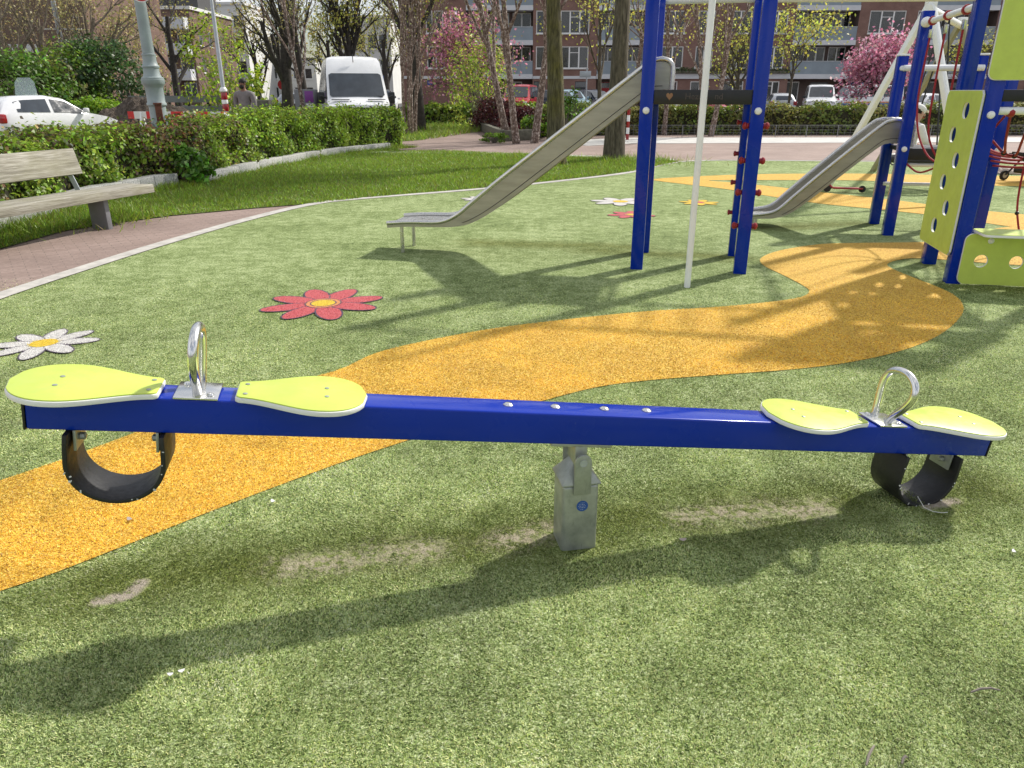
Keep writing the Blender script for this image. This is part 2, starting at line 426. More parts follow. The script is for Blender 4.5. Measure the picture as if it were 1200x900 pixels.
    def band(segs, r0, r1, amt, dz=1.0):
        tot = None
        for (A, B) in segs:
            d = h.math('ADD', h.segdist(A, B), h.math('MULTIPLY', nz, dz))
            e = h.math('DIVIDE', h.math('SUBTRACT', r1, d), r1 - r0, clamp=True)
            tot = e if tot is None else h.math('MAXIMUM', tot, e)
        return h.math('MULTIPLY', tot, amt)
    g = lambda x, y: G(x, y)
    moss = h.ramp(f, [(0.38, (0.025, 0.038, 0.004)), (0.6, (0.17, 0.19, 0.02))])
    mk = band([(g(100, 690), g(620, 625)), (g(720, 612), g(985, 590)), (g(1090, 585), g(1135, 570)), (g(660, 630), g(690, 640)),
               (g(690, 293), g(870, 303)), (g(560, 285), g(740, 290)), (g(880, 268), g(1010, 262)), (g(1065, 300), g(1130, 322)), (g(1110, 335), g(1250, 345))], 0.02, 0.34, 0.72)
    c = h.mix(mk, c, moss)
    sand = h.ramp(h.noise(60, 6, 0.7), [(0.3, (0.24, 0.20, 0.13)), (0.7, (0.52, 0.46, 0.34))])
    pat = h.ramp(h.noise(26, 6, 0.75), [(0.42, 0.0), (0.55, 1.0)])
    sk = h.math('MULTIPLY', band([(g(340, 664), g(505, 645)), (g(590, 634), g(632, 626)), (g(800, 605), g(965, 598))], 0.0, 0.13, 0.95, 0.45), pat)
    c = h.mix(sk, c, sand)
    sk2 = band([(g(115, 706), g(150, 700)), (g(150, 700), g(166, 684)), (g(1085, 595), g(1118, 588))], 0.012, 0.035, 0.9, 0.10)
    c = h.mix(sk2, c, h.ramp(h.noise(60, 6, 0.7), [(0.3, (0.30, 0.25, 0.20)), (0.7, (0.46, 0.40, 0.33))]))
    h.l(c, b.inputs['Base Color']); b.inputs['Roughness'].default_value = 0.9; b.inputs['Specular IOR Level'].default_value = 0.25
    h.bump(h.math('ADD', f1, f2), 0.8, 0.012, b)
    # red/white barrier stripes
    m, nt, b = newmat('barrier_stripes'); h = N(nt)
    w = h.n('ShaderNodeTexWave', wave_type='BANDS', bands_direction='X'); w.inputs['Scale'].default_value = 0.42
    h.l(h.obj(), w.inputs['Vector'])
    h.l(h.ramp(w.outputs['Fac'], [(0.48, (0.62, 0.03, 0.03)), (0.52, (0.75, 0.74, 0.72))]), b.inputs['Base Color'])
    # scooter screen / balcony glass
    m, nt, b = newmat('clear_screen'); h = N(nt)
    b.inputs['Base Color'].default_value = (0.55, 0.66, 0.66, 1); b.inputs['Roughness'].default_value = 0.1
    b.inputs['Alpha'].default_value = 0.3
TURF = [(0.034, 0.055, 0.012), (0.145, 0.205, 0.055), (0.32, 0.40, 0.155), (0.60, 0.66, 0.39)]
build_materials()

# ------------------------------------------------------------------ leaves in bulk
def cards(name, P, Nn, size, cols, mat, parent=None, asp=0.62, jit=0.6):
    """one mesh of many small pointed leaves; P points, Nn facing, cols per-leaf rgb"""
    P = np.asarray(P, float); k = len(P)
    Nn = np.asarray(Nn, float) + NR.normal(0, jit, (k, 3)); Nn /= np.linalg.norm(Nn, axis=1)[:, None] + 1e-9
    a = np.cross(Nn, NR.normal(0, 1, (k, 3))); a /= np.linalg.norm(a, axis=1)[:, None] + 1e-9
    b = np.cross(Nn, a)
    sz = size * NR.uniform(0.6, 1.3, k)[:, None]
    fold = Nn * sz * 0.18
    vs = np.stack([P - a * sz, P + b * sz * asp + fold - a * sz * .15, P + a * sz, P - b * sz * asp + fold - a * sz * .15], 1).reshape(-1, 3)
    fs = np.arange(k * 4).reshape(-1, 4)
    return bulk(name, vs, fs, np.asarray(cols), mat, parent)
def bulk(name, vs, fs, cols, mat, parent=None):
    me = bpy.data.meshes.new(name); k, w = fs.shape
    me.vertices.add(len(vs)); me.vertices.foreach_set('co', vs.astype('f').ravel())
    me.loops.add(k * w); me.loops.foreach_set('vertex_index', fs.astype('i').ravel())
    me.polygons.add(k); me.polygons.foreach_set('loop_start', (np.arange(k) * w).astype('i'))
    me.update(calc_edges=True)
    at = me.attributes.new('Col', 'FLOAT_COLOR', 'FACE')
    c4 = np.ones((k, 4), 'f'); c4[:, :3] = cols
    at.data.foreach_set('color', c4.ravel())
    me.materials.append(M[mat])
    o = bpy.data.objects.new(name, me); COL.objects.link(o)
    if parent: o.parent = parent
    return o
def shades(k, base, var=0.3, hue=0.12):
    base = np.asarray(base, float)
    v = np.exp(NR.normal(0, var, (k, 1))); h = 1 + NR.normal(0, hue, (k, 3))
    return np.clip(base * v * h, 0.003, 0.95)
def in_poly(P, poly):
    x, y = P[:, 0], P[:, 1]; ins = np.zeros(len(P), bool); n = len(poly)
    for i in range(n):
        x1, y1 = poly[i][0], poly[i][1]; x2, y2 = poly[(i + 1) % n][0], poly[(i + 1) % n][1]
        c = ((y1 > y) != (y2 > y)) & (x < (x2 - x1) * (y - y1) / (y2 - y1 + 1e-12) + x1)
        ins ^= c
    return ins
SUN_E = 4.3; SKY_S = .10; CLOUD = 9.5; EXPO = 0.20
# ------------------------------------------------------------------ the ground
sheet('ground', [(-400, -60), (400, -60), (400, 700), (-400, 700)], -0.012, 'asphalt')
KERB = [Vector((-7.6, -4, 0)), Vector((-5.7, .9, 0)), G(-260, 470), G(-60, 378), G(0, 352), G(100, 318), G(200, 286), G(300, 257), G(372, 240), G(430, 233.5), G(560, 223), G(650, 214), G(740, 203), G(790, 191.5), G(845, 188.5), G(1000, 189.5), G(1200, 191), G(1420, 193)]
KL = smooth_line(KERB, 6)
sheet('pavement', [(-30, 3.0), (-30, 36), (-2, 36), (60, 36), (60, 14), (14, -3), (9, -6), (-9, -6)], -0.004, 'pavers')
turf = sheet('playground_turf', KL + [Vector((16, -4, 0))], 0.004, 'turf')
strip = KL + offset_line(KL, 0.17)[::-1]
sheet('kerb', strip, 0.010, 'kerb_concrete')
# far plaza in front of the hedge, its pale edge lines and the road behind
sheet('plaza', [G(640, 186.5), G(800, 190), G(845, 187), G(1000, 188), G(1500, 190), G(1500, 166), G(740, 166), G(690, 168), G(560, 172), G(500, 180)], 0.000, 'pavers_far')
sheet('kerb_line', [G(690, 171), G(740, 168.4), G(1500, 165.5), G(1500, 160.5), G(740, 161.5), G(690, 163.5), G(640, 166), G(640, 168)], 0.008, 'concrete_slab')
sheet('kerb_line', [G(395, 177.5), G(560, 178.5), G(700, 183), G(790, 187), G(790, 189), G(700, 185), G(560, 180.5), G(395, 179.5)], 0.012, 'concrete_slab')
sheet('road', [(-60, 40), (90, 40), (90, 62), (-60, 62)], 0.0, 'asphalt')
sheet('pavement', [(-60, 62), (90, 62), (90, 76), (-60, 76)], 0.004, 'pavers_far')
# lawn
LAWN = [G(372, 238.5), G(430, 232), G(560, 221), G(650, 212), G(740, 201.5), G(795, 190), G(780, 187.5), G(700, 184), G(560, 178.8), G(470, 177), G(460, 172), G(380, 181), G(235, 214), G(120, 232), G(40, 256), G(0, 275), G(-80, 290), G(-60, 305), G(0, 292), G(75, 271), G(125, 263), G(200, 253), G(300, 244)]
sheet('lawn', LAWN, 0.006, 'lawn_base')
sheet('verge', [(-45, 21.5), (-6.2, 21.5), (-3, 27), (-3, 34), (-45, 34)], 0.003, 'lawn_base')
# orange path shapes
big = smooth_line([G(*p) for p in [(-70, 722), (0, 695), (60, 675), (150, 640), (250, 600), (350, 562), (440, 530), (560, 492), (640, 470), (700, 455), (760, 447), (850, 440), (930, 434), (1000, 425), (1060, 411), (1100, 394), (1122, 376), (1129, 362), (1122, 350), (1105, 340), (1070, 326), (1046, 316), (1040, 310), (1058, 304.5), (1090, 304), (1200, 312), (1330, 316), (1330, 276), (1200, 266), (1150, 272), (1110, 282), (1075, 284.5), (1000, 285.5), (960, 287), (915, 294), (892, 303), (895, 312), (915, 322), (940, 335), (948, 343), (930, 351), (850, 360), (750, 366.5), (650, 377), (560, 389), (450, 412), (390, 437), (260, 470), (150, 512), (60, 545), (0, 565), (-70, 587)]], 4)
big = big + [Vector((-4.6, 1.62, 0)), Vector((-6.9, 1.0, 0)), Vector((-6.6, .25, 0)), Vector((-4.3, .78, 0))]
sheet('path', big, 0.008, 'orange_granulate')
loop = smooth_line([G(*p) for p in [(765, 211), (800, 216), (850, 222), (905, 231), (960, 239), (1040, 247), (1110, 255), (1200, 268), (1330, 276), (1330, 262), (1200, 252), (1110, 243), (1040, 234), (960, 225.5), (905, 219), (860, 214.5), (830, 212), (870, 211.5), (940, 211.5), (1010, 212), (1100, 216), (1200, 219), (1330, 222), (1330, 209), (1200, 207), (1100, 205.5), (1010, 204), (940, 204), (870, 205), (800, 208)]], 4, True)
sheet('path', loop, 0.0085, 'orange_granulate')

FLOWERS = []
def flower(name, label, c, r, npet, col, cen, rot=0.3, ring=None, w=0.30, asp=(1, 1)):
    t = thing(name, label, 'flower marking', (c.x, c.y, 0.010))
    def ell(cx, cy, a, b, ang, n=26):
        return [(cx + a * math.cos(q) * math.cos(ang) - b * math.sin(q) * math.sin(ang), cy + a * math.cos(q) * math.sin(ang) + b * math.sin(q) * math.cos(ang)) for q in [2 * math.pi * i / n for i in range(n)]]
    def add(nm, pts, z, mt):
        m = MB(); m.face([(p[0] * asp[0], p[1] * asp[1], z) for p in pts]); o = m.build(nm, mt, t, smooth=0)
        if o.data.polygons[0].normal.z < 0: o.data.flip_normals()
        return o
    rec = [(c.x, c.y, asp), [], col, cen, r, ring]; FLOWERS.append(rec)
    for i in range(npet):
        a = rot + 2 * math.pi * i / npet + random.uniform(-.05, .05); rr = r * random.uniform(0.55, 0.60)
        x, y = rr * math.cos(a), rr * math.sin(a)
        rec[1].append((x, y, r * .435, r * w * .62 - r * .03, a))
        o = add('petal_outline', ell(x, y, r * .46, r * w * .62, a), 0.0 + i * 3e-4, 'flower_line')
        add('petal', ell(x, y, r * .435, r * w * .62 - r * .03, a), 0.00015 + i * 3e-4, col)
    if ring:
        add('centre_ring', ell(0, 0, r * .31, r * .31, 0), 0.003, 'flower_line'); add('centre_band', ell(0, 0, r * .285, r * .285, 0), 0.0032, ring)
    add('centre_outline', ell(0, 0, r * .225, r * .225, 0), 0.0034, 'flower_line')
    add('centre', ell(0, 0, r * (.20 if ring else .26), r * (.20 if ring else .26), 0), 0.0036, cen)
    return t
flower('ground_flower', 'big pink-red flower marking with a yellow centre, nearest the orange path', G(379, 357), 0.46, 8, 'flower_red', 'flower_yellow', 0.42, 'flower_orange', 0.36)
flower('ground_flower', 'white flower marking with yellow centre behind the left seesaw seat', G(52, 404), 0.32, 8, 'flower_white', 'flower_yellow', 0.2, None, 0.34)
flower('ground_flower', 'distant white flower marking left of the blue post', G(727, 237), 0.44, 7, 'flower_white', 'flower_yellow', 0.1, None, 0.4)
flower('ground_flower', 'small pink flower marking half hidden by the blue post', G(740, 252.5), 0.32, 7, 'flower_red', 'flower_yellow', 0.5, 'flower_orange', 0.4)
flower('ground_flower', 'small yellow and red flower marking behind the white pole', G(819, 238), 0.30, 7, 'flower_yellow', 'flower_red', 0.1, None, 0.4)
flower('ground_flower', 'white flower marking partly hidden under the long slide', G(562, 233.5), 0.28, 7, 'flower_white', 'flower_yellow', 0.3, None, 0.4)

# ------------------------------------------------------------------ seesaw
YAW, TLT = R(13), R(8)
see = thing('seesaw', 'blue beam seesaw with lime green seats and chrome handles on a galvanised post', 'seesaw', (0.23, 2.35, 0), YAW)
BM = Matrix.Translation((0, 0, 0.42)) @ Matrix.Rotation(TLT, 4, 'Y')      # beam frame: x along, z up, underside at 0
def BB(): return MB(BM.copy())
BH, BW = 0.112, 0.118
BB().bx(-1.685, 1.725, -BW / 2, BW / 2, 0, BH).build('beam', 'blue_paint', see, bevel=0.007, seg=3)
for x in (-1.685, 1.725):
    sgn = -1 if x < 0 else 1
    BB().bx(min(x, x + sgn * .008), max(x, x + sgn * .008), -BW / 2 - .001, BW / 2 + .001, -.001, BH + .001).build('end_cap', 'black_plastic', see, bevel=0.003)
def seat(xn, xw):
    """board from its narrow end xn (at the handle) to its round wide end xw"""
    L = abs(xw - xn); s = 1 if xw > xn else -1; n = 30; half = []
    wide, nar = 0.150, 0.066
    for i in range(n + 1):
        t = i / n
        if t < .64:
            q = t / .64; q = q * q * (3 - 2 * q); w = nar + (wide - nar) * q
        else:
            q = (t - .64) / .36; w = wide * math.sqrt(max(0, 1 - q ** 2.3))
        half.append((xn + s * L * t, w))
    half = [(xn, nar * .86), (xn + s * .008, nar * .97)] + half[1:]
    out = half + [(x, -w) for x, w in half[::-1] if w > 1e-4]
    cy = -0.012
    o = BB().prism([(x, cy + y, BH + .003) for x, y in out], (0, 0, .016)).build('seat', 'white_board', see, bevel=0.003)
    ins = [(xn + (x - xn) * .985 + s * .003, y * .975) for x, y in out]
    BB().prism([(x, cy + y, BH + .0185) for x, y in ins], (0, 0, .0045)).build('seat_surface', 'lime_board', o, bevel=0.0015)
    for tx, ty in ((.07, .04), (.07, -.04), (.68, .035), (.68, -.035)):
        BB().lathe([(.007, .0), (.007, .002), (.004, .003)], (xn + s * L * tx, cy + ty, BH + .0229), n=10).build('screw', 'galvanised', o)
for xn, xw in ((-1.335, -1.735), (-1.125, -.735), (1.115, .715), (1.335, 1.755)): seat(xn, xw)
for hx in (-1.235, 1.235):
    p = BB().bx(hx - .062, hx + .062, -.066, .066, BH + .002, BH + .009).build('handle_plate', 'chrome', see, bevel=0.002)
    m = BB()
    for dx in (-.038, .038):
        m.lathe([(.011, 0), (.011, .003), (.008, .007), (.002, .009)], (hx + dx, -.042 if dx > 0 else .042, BH + .009), n=12)
    m.build('bolt', 'chrome', p)
    ctl = [(.025, .004), (.045, .04), (.085, .09), (.108, .138), (.100, .180), (.065, .206), (.02, .212), (-.025, .20), (-.05, .17), (-.056, .13), (-.052, .07), (-.047, .004)]
    P3 = [Vector((hx, -q.x, BH + q.y)) for q in smooth_line(ctl, 5)]
    BB().tube(P3, .0145, 14).build('handle', 'chrome', see, smooth=60)
# half-tyre buffers, cut edge white speckled with rubber crumbs
def buffer(cx):
    m = BB(); n = 28; prof = []
    for i in range(n + 1):
        q = i / n; a = math.pi * q
        prof.append((-.138 * math.cos(a), -.095 - .130 * math.sin(a) ** .95))
    prof = [(-.134, -.004), (-.137, -.05)] + prof + [(.137, -.05), (.134, -.004)]
    ring = []
    for k, (x, z) in enumerate(prof):
        x0, z0 = prof[max(k - 1, 0)]; x1, z1 = prof[min(k + 1, len(prof) - 1)]
        d = Vector((x1 - x0, z1 - z0)); d.normalize(); nx, nz = -d.y, d.x
        ring.append(((x, z), (x + nx * .013, z + nz * .013)))
    vs = []; fs = []
    for o_, i_ in ring:
        for y in (-.082, .082):
            vs += [(cx + o_[0], y, o_[1]), (cx + i_[0], y, i_[1])]
    k = len(ring)
    for i in range(k - 1):
        a, b = i * 4, (i + 1) * 4
        fs += [(a, b, b + 2, a + 2), (a + 1, a + 3, b + 3, b + 1), (a, a + 1, b + 1, b), (a + 2, b + 2, b + 3, a + 3)]
    fs += [(0, 2, 3, 1), (k * 4 - 4, k * 4 - 3, k * 4 - 1, k * 4 - 2)]
    m.add(vs, fs); o = m.build('rubber_buffer', 'rubber', see, smooth=50, bevel=.002)
    for sx in (-1, 1):
        br = BB().bx(cx + sx * .111 - .004, cx + sx * .111 + .004, -.05, .05, -.068, -.003).build('bracket', 'galvanised', o, bevel=.001)
        BB().lathe([(.012, 0), (.012, .012), (.006, .016)], (cx + sx * .105, -.012, -.036), (-sx, 0, 0), 8).build('bolt', 'galvanised', o)
    m = BB()
    for i in range(13):
        q = random.randint(1, k - 2); (ox, oz), (ix, iz) = ring[q]; t = random.random()
        m.box((cx + ox + (ix - ox) * t, -.0825, oz + (iz - oz) * t), (random.uniform(.003, .010), .001, random.uniform(.002, .006)), Matrix.Rotation(random.uniform(0, 3), 3, 'Y'))
    m.build('frayed_canvas', 'mark_white', o)
buffer(-1.455); buffer(1.465)
for x in (-.267, -.1, .08, .24):
    BB().lathe([(.017, 0), (.017, .003), (.011, .008), (.003, .010)], (x, .002, BH), n=14).build('dome_bolt', 'chrome', see)
    BB().lathe([(.012, 0), (.012, -.014), (.006, -.018)], (x, .0, -.001), n=6).build('hex_nut', 'galvanised', see)
# post, slightly turned, with the pitched cap and the two ears that hold the axle
PR = Matrix.Rotation(R(-2), 4, 'Z')
def PB(): return MB(PR.copy())
pw = .066
PB().bx(-pw, pw, -pw, pw, -.05, .268).build('post', 'galvanised', see, bevel=0.014, seg=3)
e = .071
PB().add([(-e, -e, .268), (e, -e, .268), (e, e, .268), (-e, e, .268), (-e, -e, .274), (e, -e, .274), (e, e, .274), (-e, e, .274), (-.022, -.03, .338), (.022, -.03, .338), (.022, .03, .338), (-.022, .03, .338)],
         [(3, 2, 1, 0), (0, 1, 5, 4), (1, 2, 6, 5), (2, 3, 7, 6), (3, 0, 4, 7), (4, 5, 9, 8), (5, 6, 10, 9), (6, 7, 11, 10), (7, 4, 8, 11), (8, 9, 10, 11)]).build('post_cap', 'galvanised', see, bevel=.002)
for y0 in (-.082, .074):
    out = [(.031, y0, .238), (-.031, y0, .238)] + [(-.031 * math.cos(a), y0, .362 + .031 * math.sin(a)) for a in [math.pi * i / 12 for i in range(13)]]
    ear = PB().prism(out, (0, .008, 0)).build('ear_plate', 'galvanised', see, bevel=.002)
    yy = y0 - .001 if y0 < 0 else y0 + .009
    PB().lathe([(.0135, 0), (.0135, .0015), (.0115, .0015), (.0115, .0005), (.002, .0005)], (0, yy, .362), (0, -1 if y0 < 0 else 1, 0), 20).build('axle_end', 'lamp_grey', ear)
PB().tube([(0, -.078, .362), (0, .078, .362)], .017, 14).build('axle', 'galvanised', see)
PB().bx(-.022, .022, -.05, .05, .335, .412).build('bearing_block', 'galvanised', see, bevel=.004)
BB().bx(-.11, .11, -.05, .05, -.012, -.001).build('clamp_plate', 'galvanised', see, bevel=.002)
st = PB().lathe([(.021, 0), (.021, .0012), (.002, .0013)], (.006, -pw - .0002, .185), (0, -1, 0), 28).build('sticker', 'sign_blue', see)
m = PB()
for i, (w, zz) in enumerate(((.012, .013), (.024, .006), (.028, .000), (.024, -.006), (.012, -.013))):
    x = -w / 2
    while x < w / 2 - .002:
        l = random.uniform(.0015, .004); m.bx(.006 + x, .006 + x + l, -pw - .0020, -pw - .0016, .185 + zz - .00055, .185 + zz + .00055); x += l + .003
m.build('small_print', 'mark_white', st)

# ------------------------------------------------------------------ climbing frame with two slides
PF = (1.17, 6.89)
cf = thing('climbing_frame', 'blue post climbing frame with two steel slides, black decks and lime green panels', 'climbing frame', (PF[0], PF[1], 0), -math.atan2(.204, .979))
hw = .056
def post(a, b, top, cap=False):
    o = MB().bx(a - hw, a + hw, b - hw, b + hw, -.1, top).build('post', 'blue_paint', cf, bevel=.006)
    if cap: MB().bx(a - hw - .006, a + hw + .006, b - hw - .006, b + hw + .006, top + .001, top + .022).build('post_cap', 'white_paint', o, bevel=.006)
    return o
def bolt(o, a, b, z, ax=(0, -1, 0)):
    MB().lathe([(.030, 0), (.030, .006), (.024, .018), (.008, .025)], (a, b, z), ax, 16).build('bolt_cap', 'white_paint', o)
W1 = .93; D1 = .80
pNL = post(0, 0, 2.62); pNR = post(W1, 0, 2.62); pFL = post(0.03, D1, 2.62); pFR = post(W1, D1, 2.62)
bolt(pNL, 0, -hw, 1.395); bolt(pNR, W1 + .0, -hw, 1.395)
# deck A
MB().bx(hw + .004, W1 - hw - .004, -.03, D1 + .03, 1.535, 1.555).build('platform', 'black_plastic', cf, bevel=.003)
fb = MB().bx(hw + .003, W1 - hw - .003, -.045, -.032, 1.445, 1.562).build('deck_fascia', 'black_plastic', cf, bevel=.003)
MB().bx(hw + .003, W1 - hw - .003, D1 + .032, D1 + .045, 1.445, 1.562).build('deck_fascia', 'black_plastic', cf, bevel=.003)
MB().bx(W1 - .03, W1 - .015, hw + .01, D1 - hw - .01, 1.445, 1.534).build('deck_fascia', 'black_plastic', cf, bevel=.003)
# scratched heart and scrawl on the fascia
m = MB(); hp = []
for i in range(24):
    t = 2 * math.pi * i / 24
    hp.append((.19 + .0022 * 16 * math.sin(t) ** 3 * .8, -.0455, 1.512 + .0021 * (13 * math.cos(t) - 5 * math.cos(2 * t) - 2 * math.cos(3 * t) - math.cos(4 * t))))
m.prism(hp, (0, -.0012, 0)); m.build('scratched_heart', 'scribble', fb)
def text(name, body, size, loc, rot, mat, parent, ext=.0008, align='CENTER'):
    cu = bpy.data.curves.new(name, 'FONT'); cu.body = body; cu.size = size; cu.extrude = ext; cu.align_x = align; cu.align_y = 'CENTER'
    to = bpy.data.objects.new(name, cu); COL.objects.link(to)
    dg = bpy.context.evaluated_depsgraph_get(); me = bpy.data.meshes.new_from_object(to.evaluated_get(dg))
    bpy.data.objects.remove(to); me.materials.clear(); me.materials.append(M[mat])
    o = bpy.data.objects.new(name, me); COL.objects.link(o); o.location = loc; o.rotation_euler = rot
    if parent: o.parent = parent
    return o
text('scratched_writing', 'Hezel', .07, (.40, -.0453, 1.508), (R(90), 0, R(0)), 'faint_scratch', fb)
text('scratched_writing', 'nd', .07, (.60, -.0453, 1.508), (R(90), 0, R(0)), 'faint_scratch', fb)
# pegs up the right posts
for z in (.43, .72, .99, 1.275):
    for s in (-1, 1):
        pg = MB().lathe([(.018, 0), (.024, .008), (.024, .022), (.031, .027), (.031, .040), (.020, .052), (.004, .056)], (W1 + s * hw, 0, z), (s, 0, 0), 12).build('peg', 'red_plastic', pNR)
    MB().lathe([(.02, 0), (.02, .022), (.027, .027), (.024, .042), (.004, .047)], (W1 - hw, D1, z), (-1, 0, 0), 10).build('peg', 'red_plastic', pFR)
# fire pole
MB().tube([(.457, -.647, -.05), (.457, -.647, 2.50), (.457, -.62, 2.58), (.457, -.55, 2.62), (.457, -.06, 2.62)], .0265, 14).build('fire_pole', 'white_paint', cf, smooth=60)
MB().tube([(hw, 0, 2.57), (W1 - hw, 0, 2.57)], .03, 12).build('rail', 'white_paint', cf, smooth=60)
# rails from tower to tower
MB().tube([(.03 + hw, D1, 2.33), (W1 - hw, D1, 2.33)], .034, 14).build('rail', 'white_paint', cf, smooth=60)
XB = 2.75
for b in (D1, 0.06):
    MB().tube([(W1 + hw, b, 2.325), (XB - hw, b, 2.30)], .032, 14).build('monkey_bar_rail', 'white_paint', cf, smooth=60)
for i in range(5):
    x = W1 + .28 + i * .30
    MB().tube([(x, .065, 2.335), (x, D1 - .005, 2.325)], .016, 10).build('rung', 'white_paint', cf, smooth=60)

def slide(b0, b1, prof, floor_drop, name='slide'):
    """chute: prof = list of (a, z_floor, side height); side sheets rolled over at the top"""
    root = None
    m = MB(); vs = []
    for a, zf, h in prof: vs += [(a, b0, zf), (a, b1, zf)]
    k = len(prof); fs = [(2 * i, 2 * i + 1, 2 * i + 3, 2 * i + 2) for i in range(k - 1)]
    vs2 = [(x, y, z - .004) for x, y, z in vs]; n = len(vs)
    fs2 = [tuple(j + n for j in f[::-1]) for f in fs]
    edge = []
    for i in range(k - 1):
        edge += [(2 * i, 2 * i + 2, n + 2 * i + 2, n + 2 * i), (2 * i + 1, n + 2 * i + 1, n + 2 * i + 3, 2 * i + 3)]
    m.add(vs + vs2, fs + fs2 + edge)
    root = m.build(name, 'steel', cf, smooth=40)
    for b in (b0, b1):
        m = MB(); o = -.0035 if b == b0 else .0035
        vs = []
        for a, zf, h in prof: vs += [(a, b, zf - floor_drop), (a, b, zf + max(h, .012)), (a, b + o, zf - floor_drop), (a, b + o, zf + max(h, .012))]
        fs = []
        for i in range(k - 1):
            p, q = 4 * i, 4 * i + 4
            fs += [(p, q, q + 1, p + 1), (p + 2, p + 3, q + 3, q + 2), (p, p + 2, q + 2, q), (p + 1, q + 1, q + 3, p + 3)]
        m.add(vs, fs); sd = m.build('slide_side', 'slide_steel', root, smooth=40)
        sm_ = MB(); yy = b + (o * 1.6)
        sm_.tube([(a, yy, zf - floor_drop + (h + floor_drop) * .20) for a, zf, h in prof if h > .09], .003, 6); sm_.build('fold_line', 'line_black', sd, smooth=60)
        MB().tube([(a, b, zf + max(h, .012)) for a, zf, h in prof], .021, 12).build('rolled_edge', 'steel', root, smooth=70)
    return root
# long slide to the left; profile from the exit up to the deck
def prof_line(pts, n=6):
    L = []
    P = [Vector(p) for p in pts]
    for i in range(len(P) - 1):
        a, b, c, d = P[max(i - 1, 0)], P[i], P[i + 1], P[min(i + 2, len(P) - 1)]
        for j in range(n):
            t = j / n
            L.append(tuple(0.5 * ((2 * b) + (c - a) * t + (2 * a - 5 * b + 4 * c - d) * t * t + (3 * b - a - 3 * c + d) * t ** 3)))
    L.append(tuple(P[-1])); return L
s1 = slide(.17, .69, prof_line([(-2.52, .300, .01), (-2.30, .318, .012), (-1.98, .325, .015), (-1.80, .338, .07), (-1.62, .385, .165), (-1.35, .545, .22), (-.85, .92, .225), (-.10, 1.49, .225), (.02, 1.565, .23), (.12, 1.575, .24)], 5), .035, 'slide')
for b in (.17, .69):     # rounded shoulder of the side sheets where the slide meets the deck
    out = [(.10, b, 1.565)] + [(.10, b, 1.81)] + [(.115 + .085 * math.sin(q), b, 1.725 + .085 * math.cos(q)) for q in [math.pi / 2 * i / 8 for i in range(9)]] + [(.20, b, 1.565)]
    MB().prism(out, (0, .004, 0)).build('slide_shoulder', 'slide_steel', s1)
    MB().tube([(.10, b, 1.81)] + out[2:], .021, 12).build('rolled_edge', 'steel', s1, smooth=70)
for b in (.26, .62):
    MB().tube([(-2.40, b, .305), (-2.40, b, -.04)], .020, 12).build('slide_leg', 'steel', s1, smooth=60)

# right towers
T = {}
for nm, a, b, top, cap in (('n', XB - .04, 0, 2.75, 0), ('f', XB, D1, 2.75, 0), ('c', XB, 2.35, 2.33, 0), ('d', XB + .04, 3.18, 1.93, 1), ('e', XB + .93, 2.35, 2.37, 1), ('g', XB + .88, 3.18, 1.93, 1), ('h', XB + .93, 0, 2.75, 0), ('i', XB + .93, D1, 2.75, 0)):
    T[nm] = post(a, b, top, cap)
bolt(T['n'], XB - .04, -hw, 1.375); bolt(T['c'], XB, 2.35 - hw, .955); bolt(T['e'], XB + .93, 2.35 - hw, .955); bolt(T['c'], XB, 2.35 - hw, 2.20); bolt(T['d'], XB + .04, 3.18 - hw, 1.80)
MB().bx(XB + .02, XB + .9, .03, D1 - .03, 1.535, 1.555).build('platform', 'black_plastic', cf, bevel=.003)
MB().bx(XB + .02, XB + .9, -.045, -.03, 1.475, 1.562).build('deck_fascia', 'black_plastic', cf, bevel=.003)
MB().bx(XB + .06, XB + .88, 2.38, 3.15, .905, .955).build('platform', 'black_plastic', cf, bevel=.003)
MB().bx(XB + .06, XB + .88, 2.33, 2.345, .84, .96).build('deck_fascia', 'black_plastic', cf, bevel=.003)
MB().tube([(XB + .02, -.005, 1.405), (XB + .9, -.005, 1.405)], .030, 12).build('rail', 'white_paint', cf, smooth=60)
MB().tube([(XB + .05, 3.18 - hw - .02, 1.80), (XB + .90, 3.18 - hw - .02, 1.80)], .034, 12).build('rail', 'white_paint', cf, smooth=60)
MB().tube([(XB + .05, 3.1, .50), (XB + .9, 3.1, .50)], .022, 12).build('rail', 'white_paint', cf, smooth=60)
MB().tube([(XB + .05, 2.42, .78), (XB + .9, 2.42, .78)], .022, 12).build('rail', 'white_paint', cf, smooth=60)
rb = MB().tube([(XB, 2.35 - hw, 2.22), (XB, D1 + hw, 2.24)], .030, 12).build('rope_rail', 'white_paint', cf, smooth=60)
MB().ball((XB - .02, 2.35 - hw - .02, 2.22), .052, 14).build('rail_knob', 'white_paint', rb)

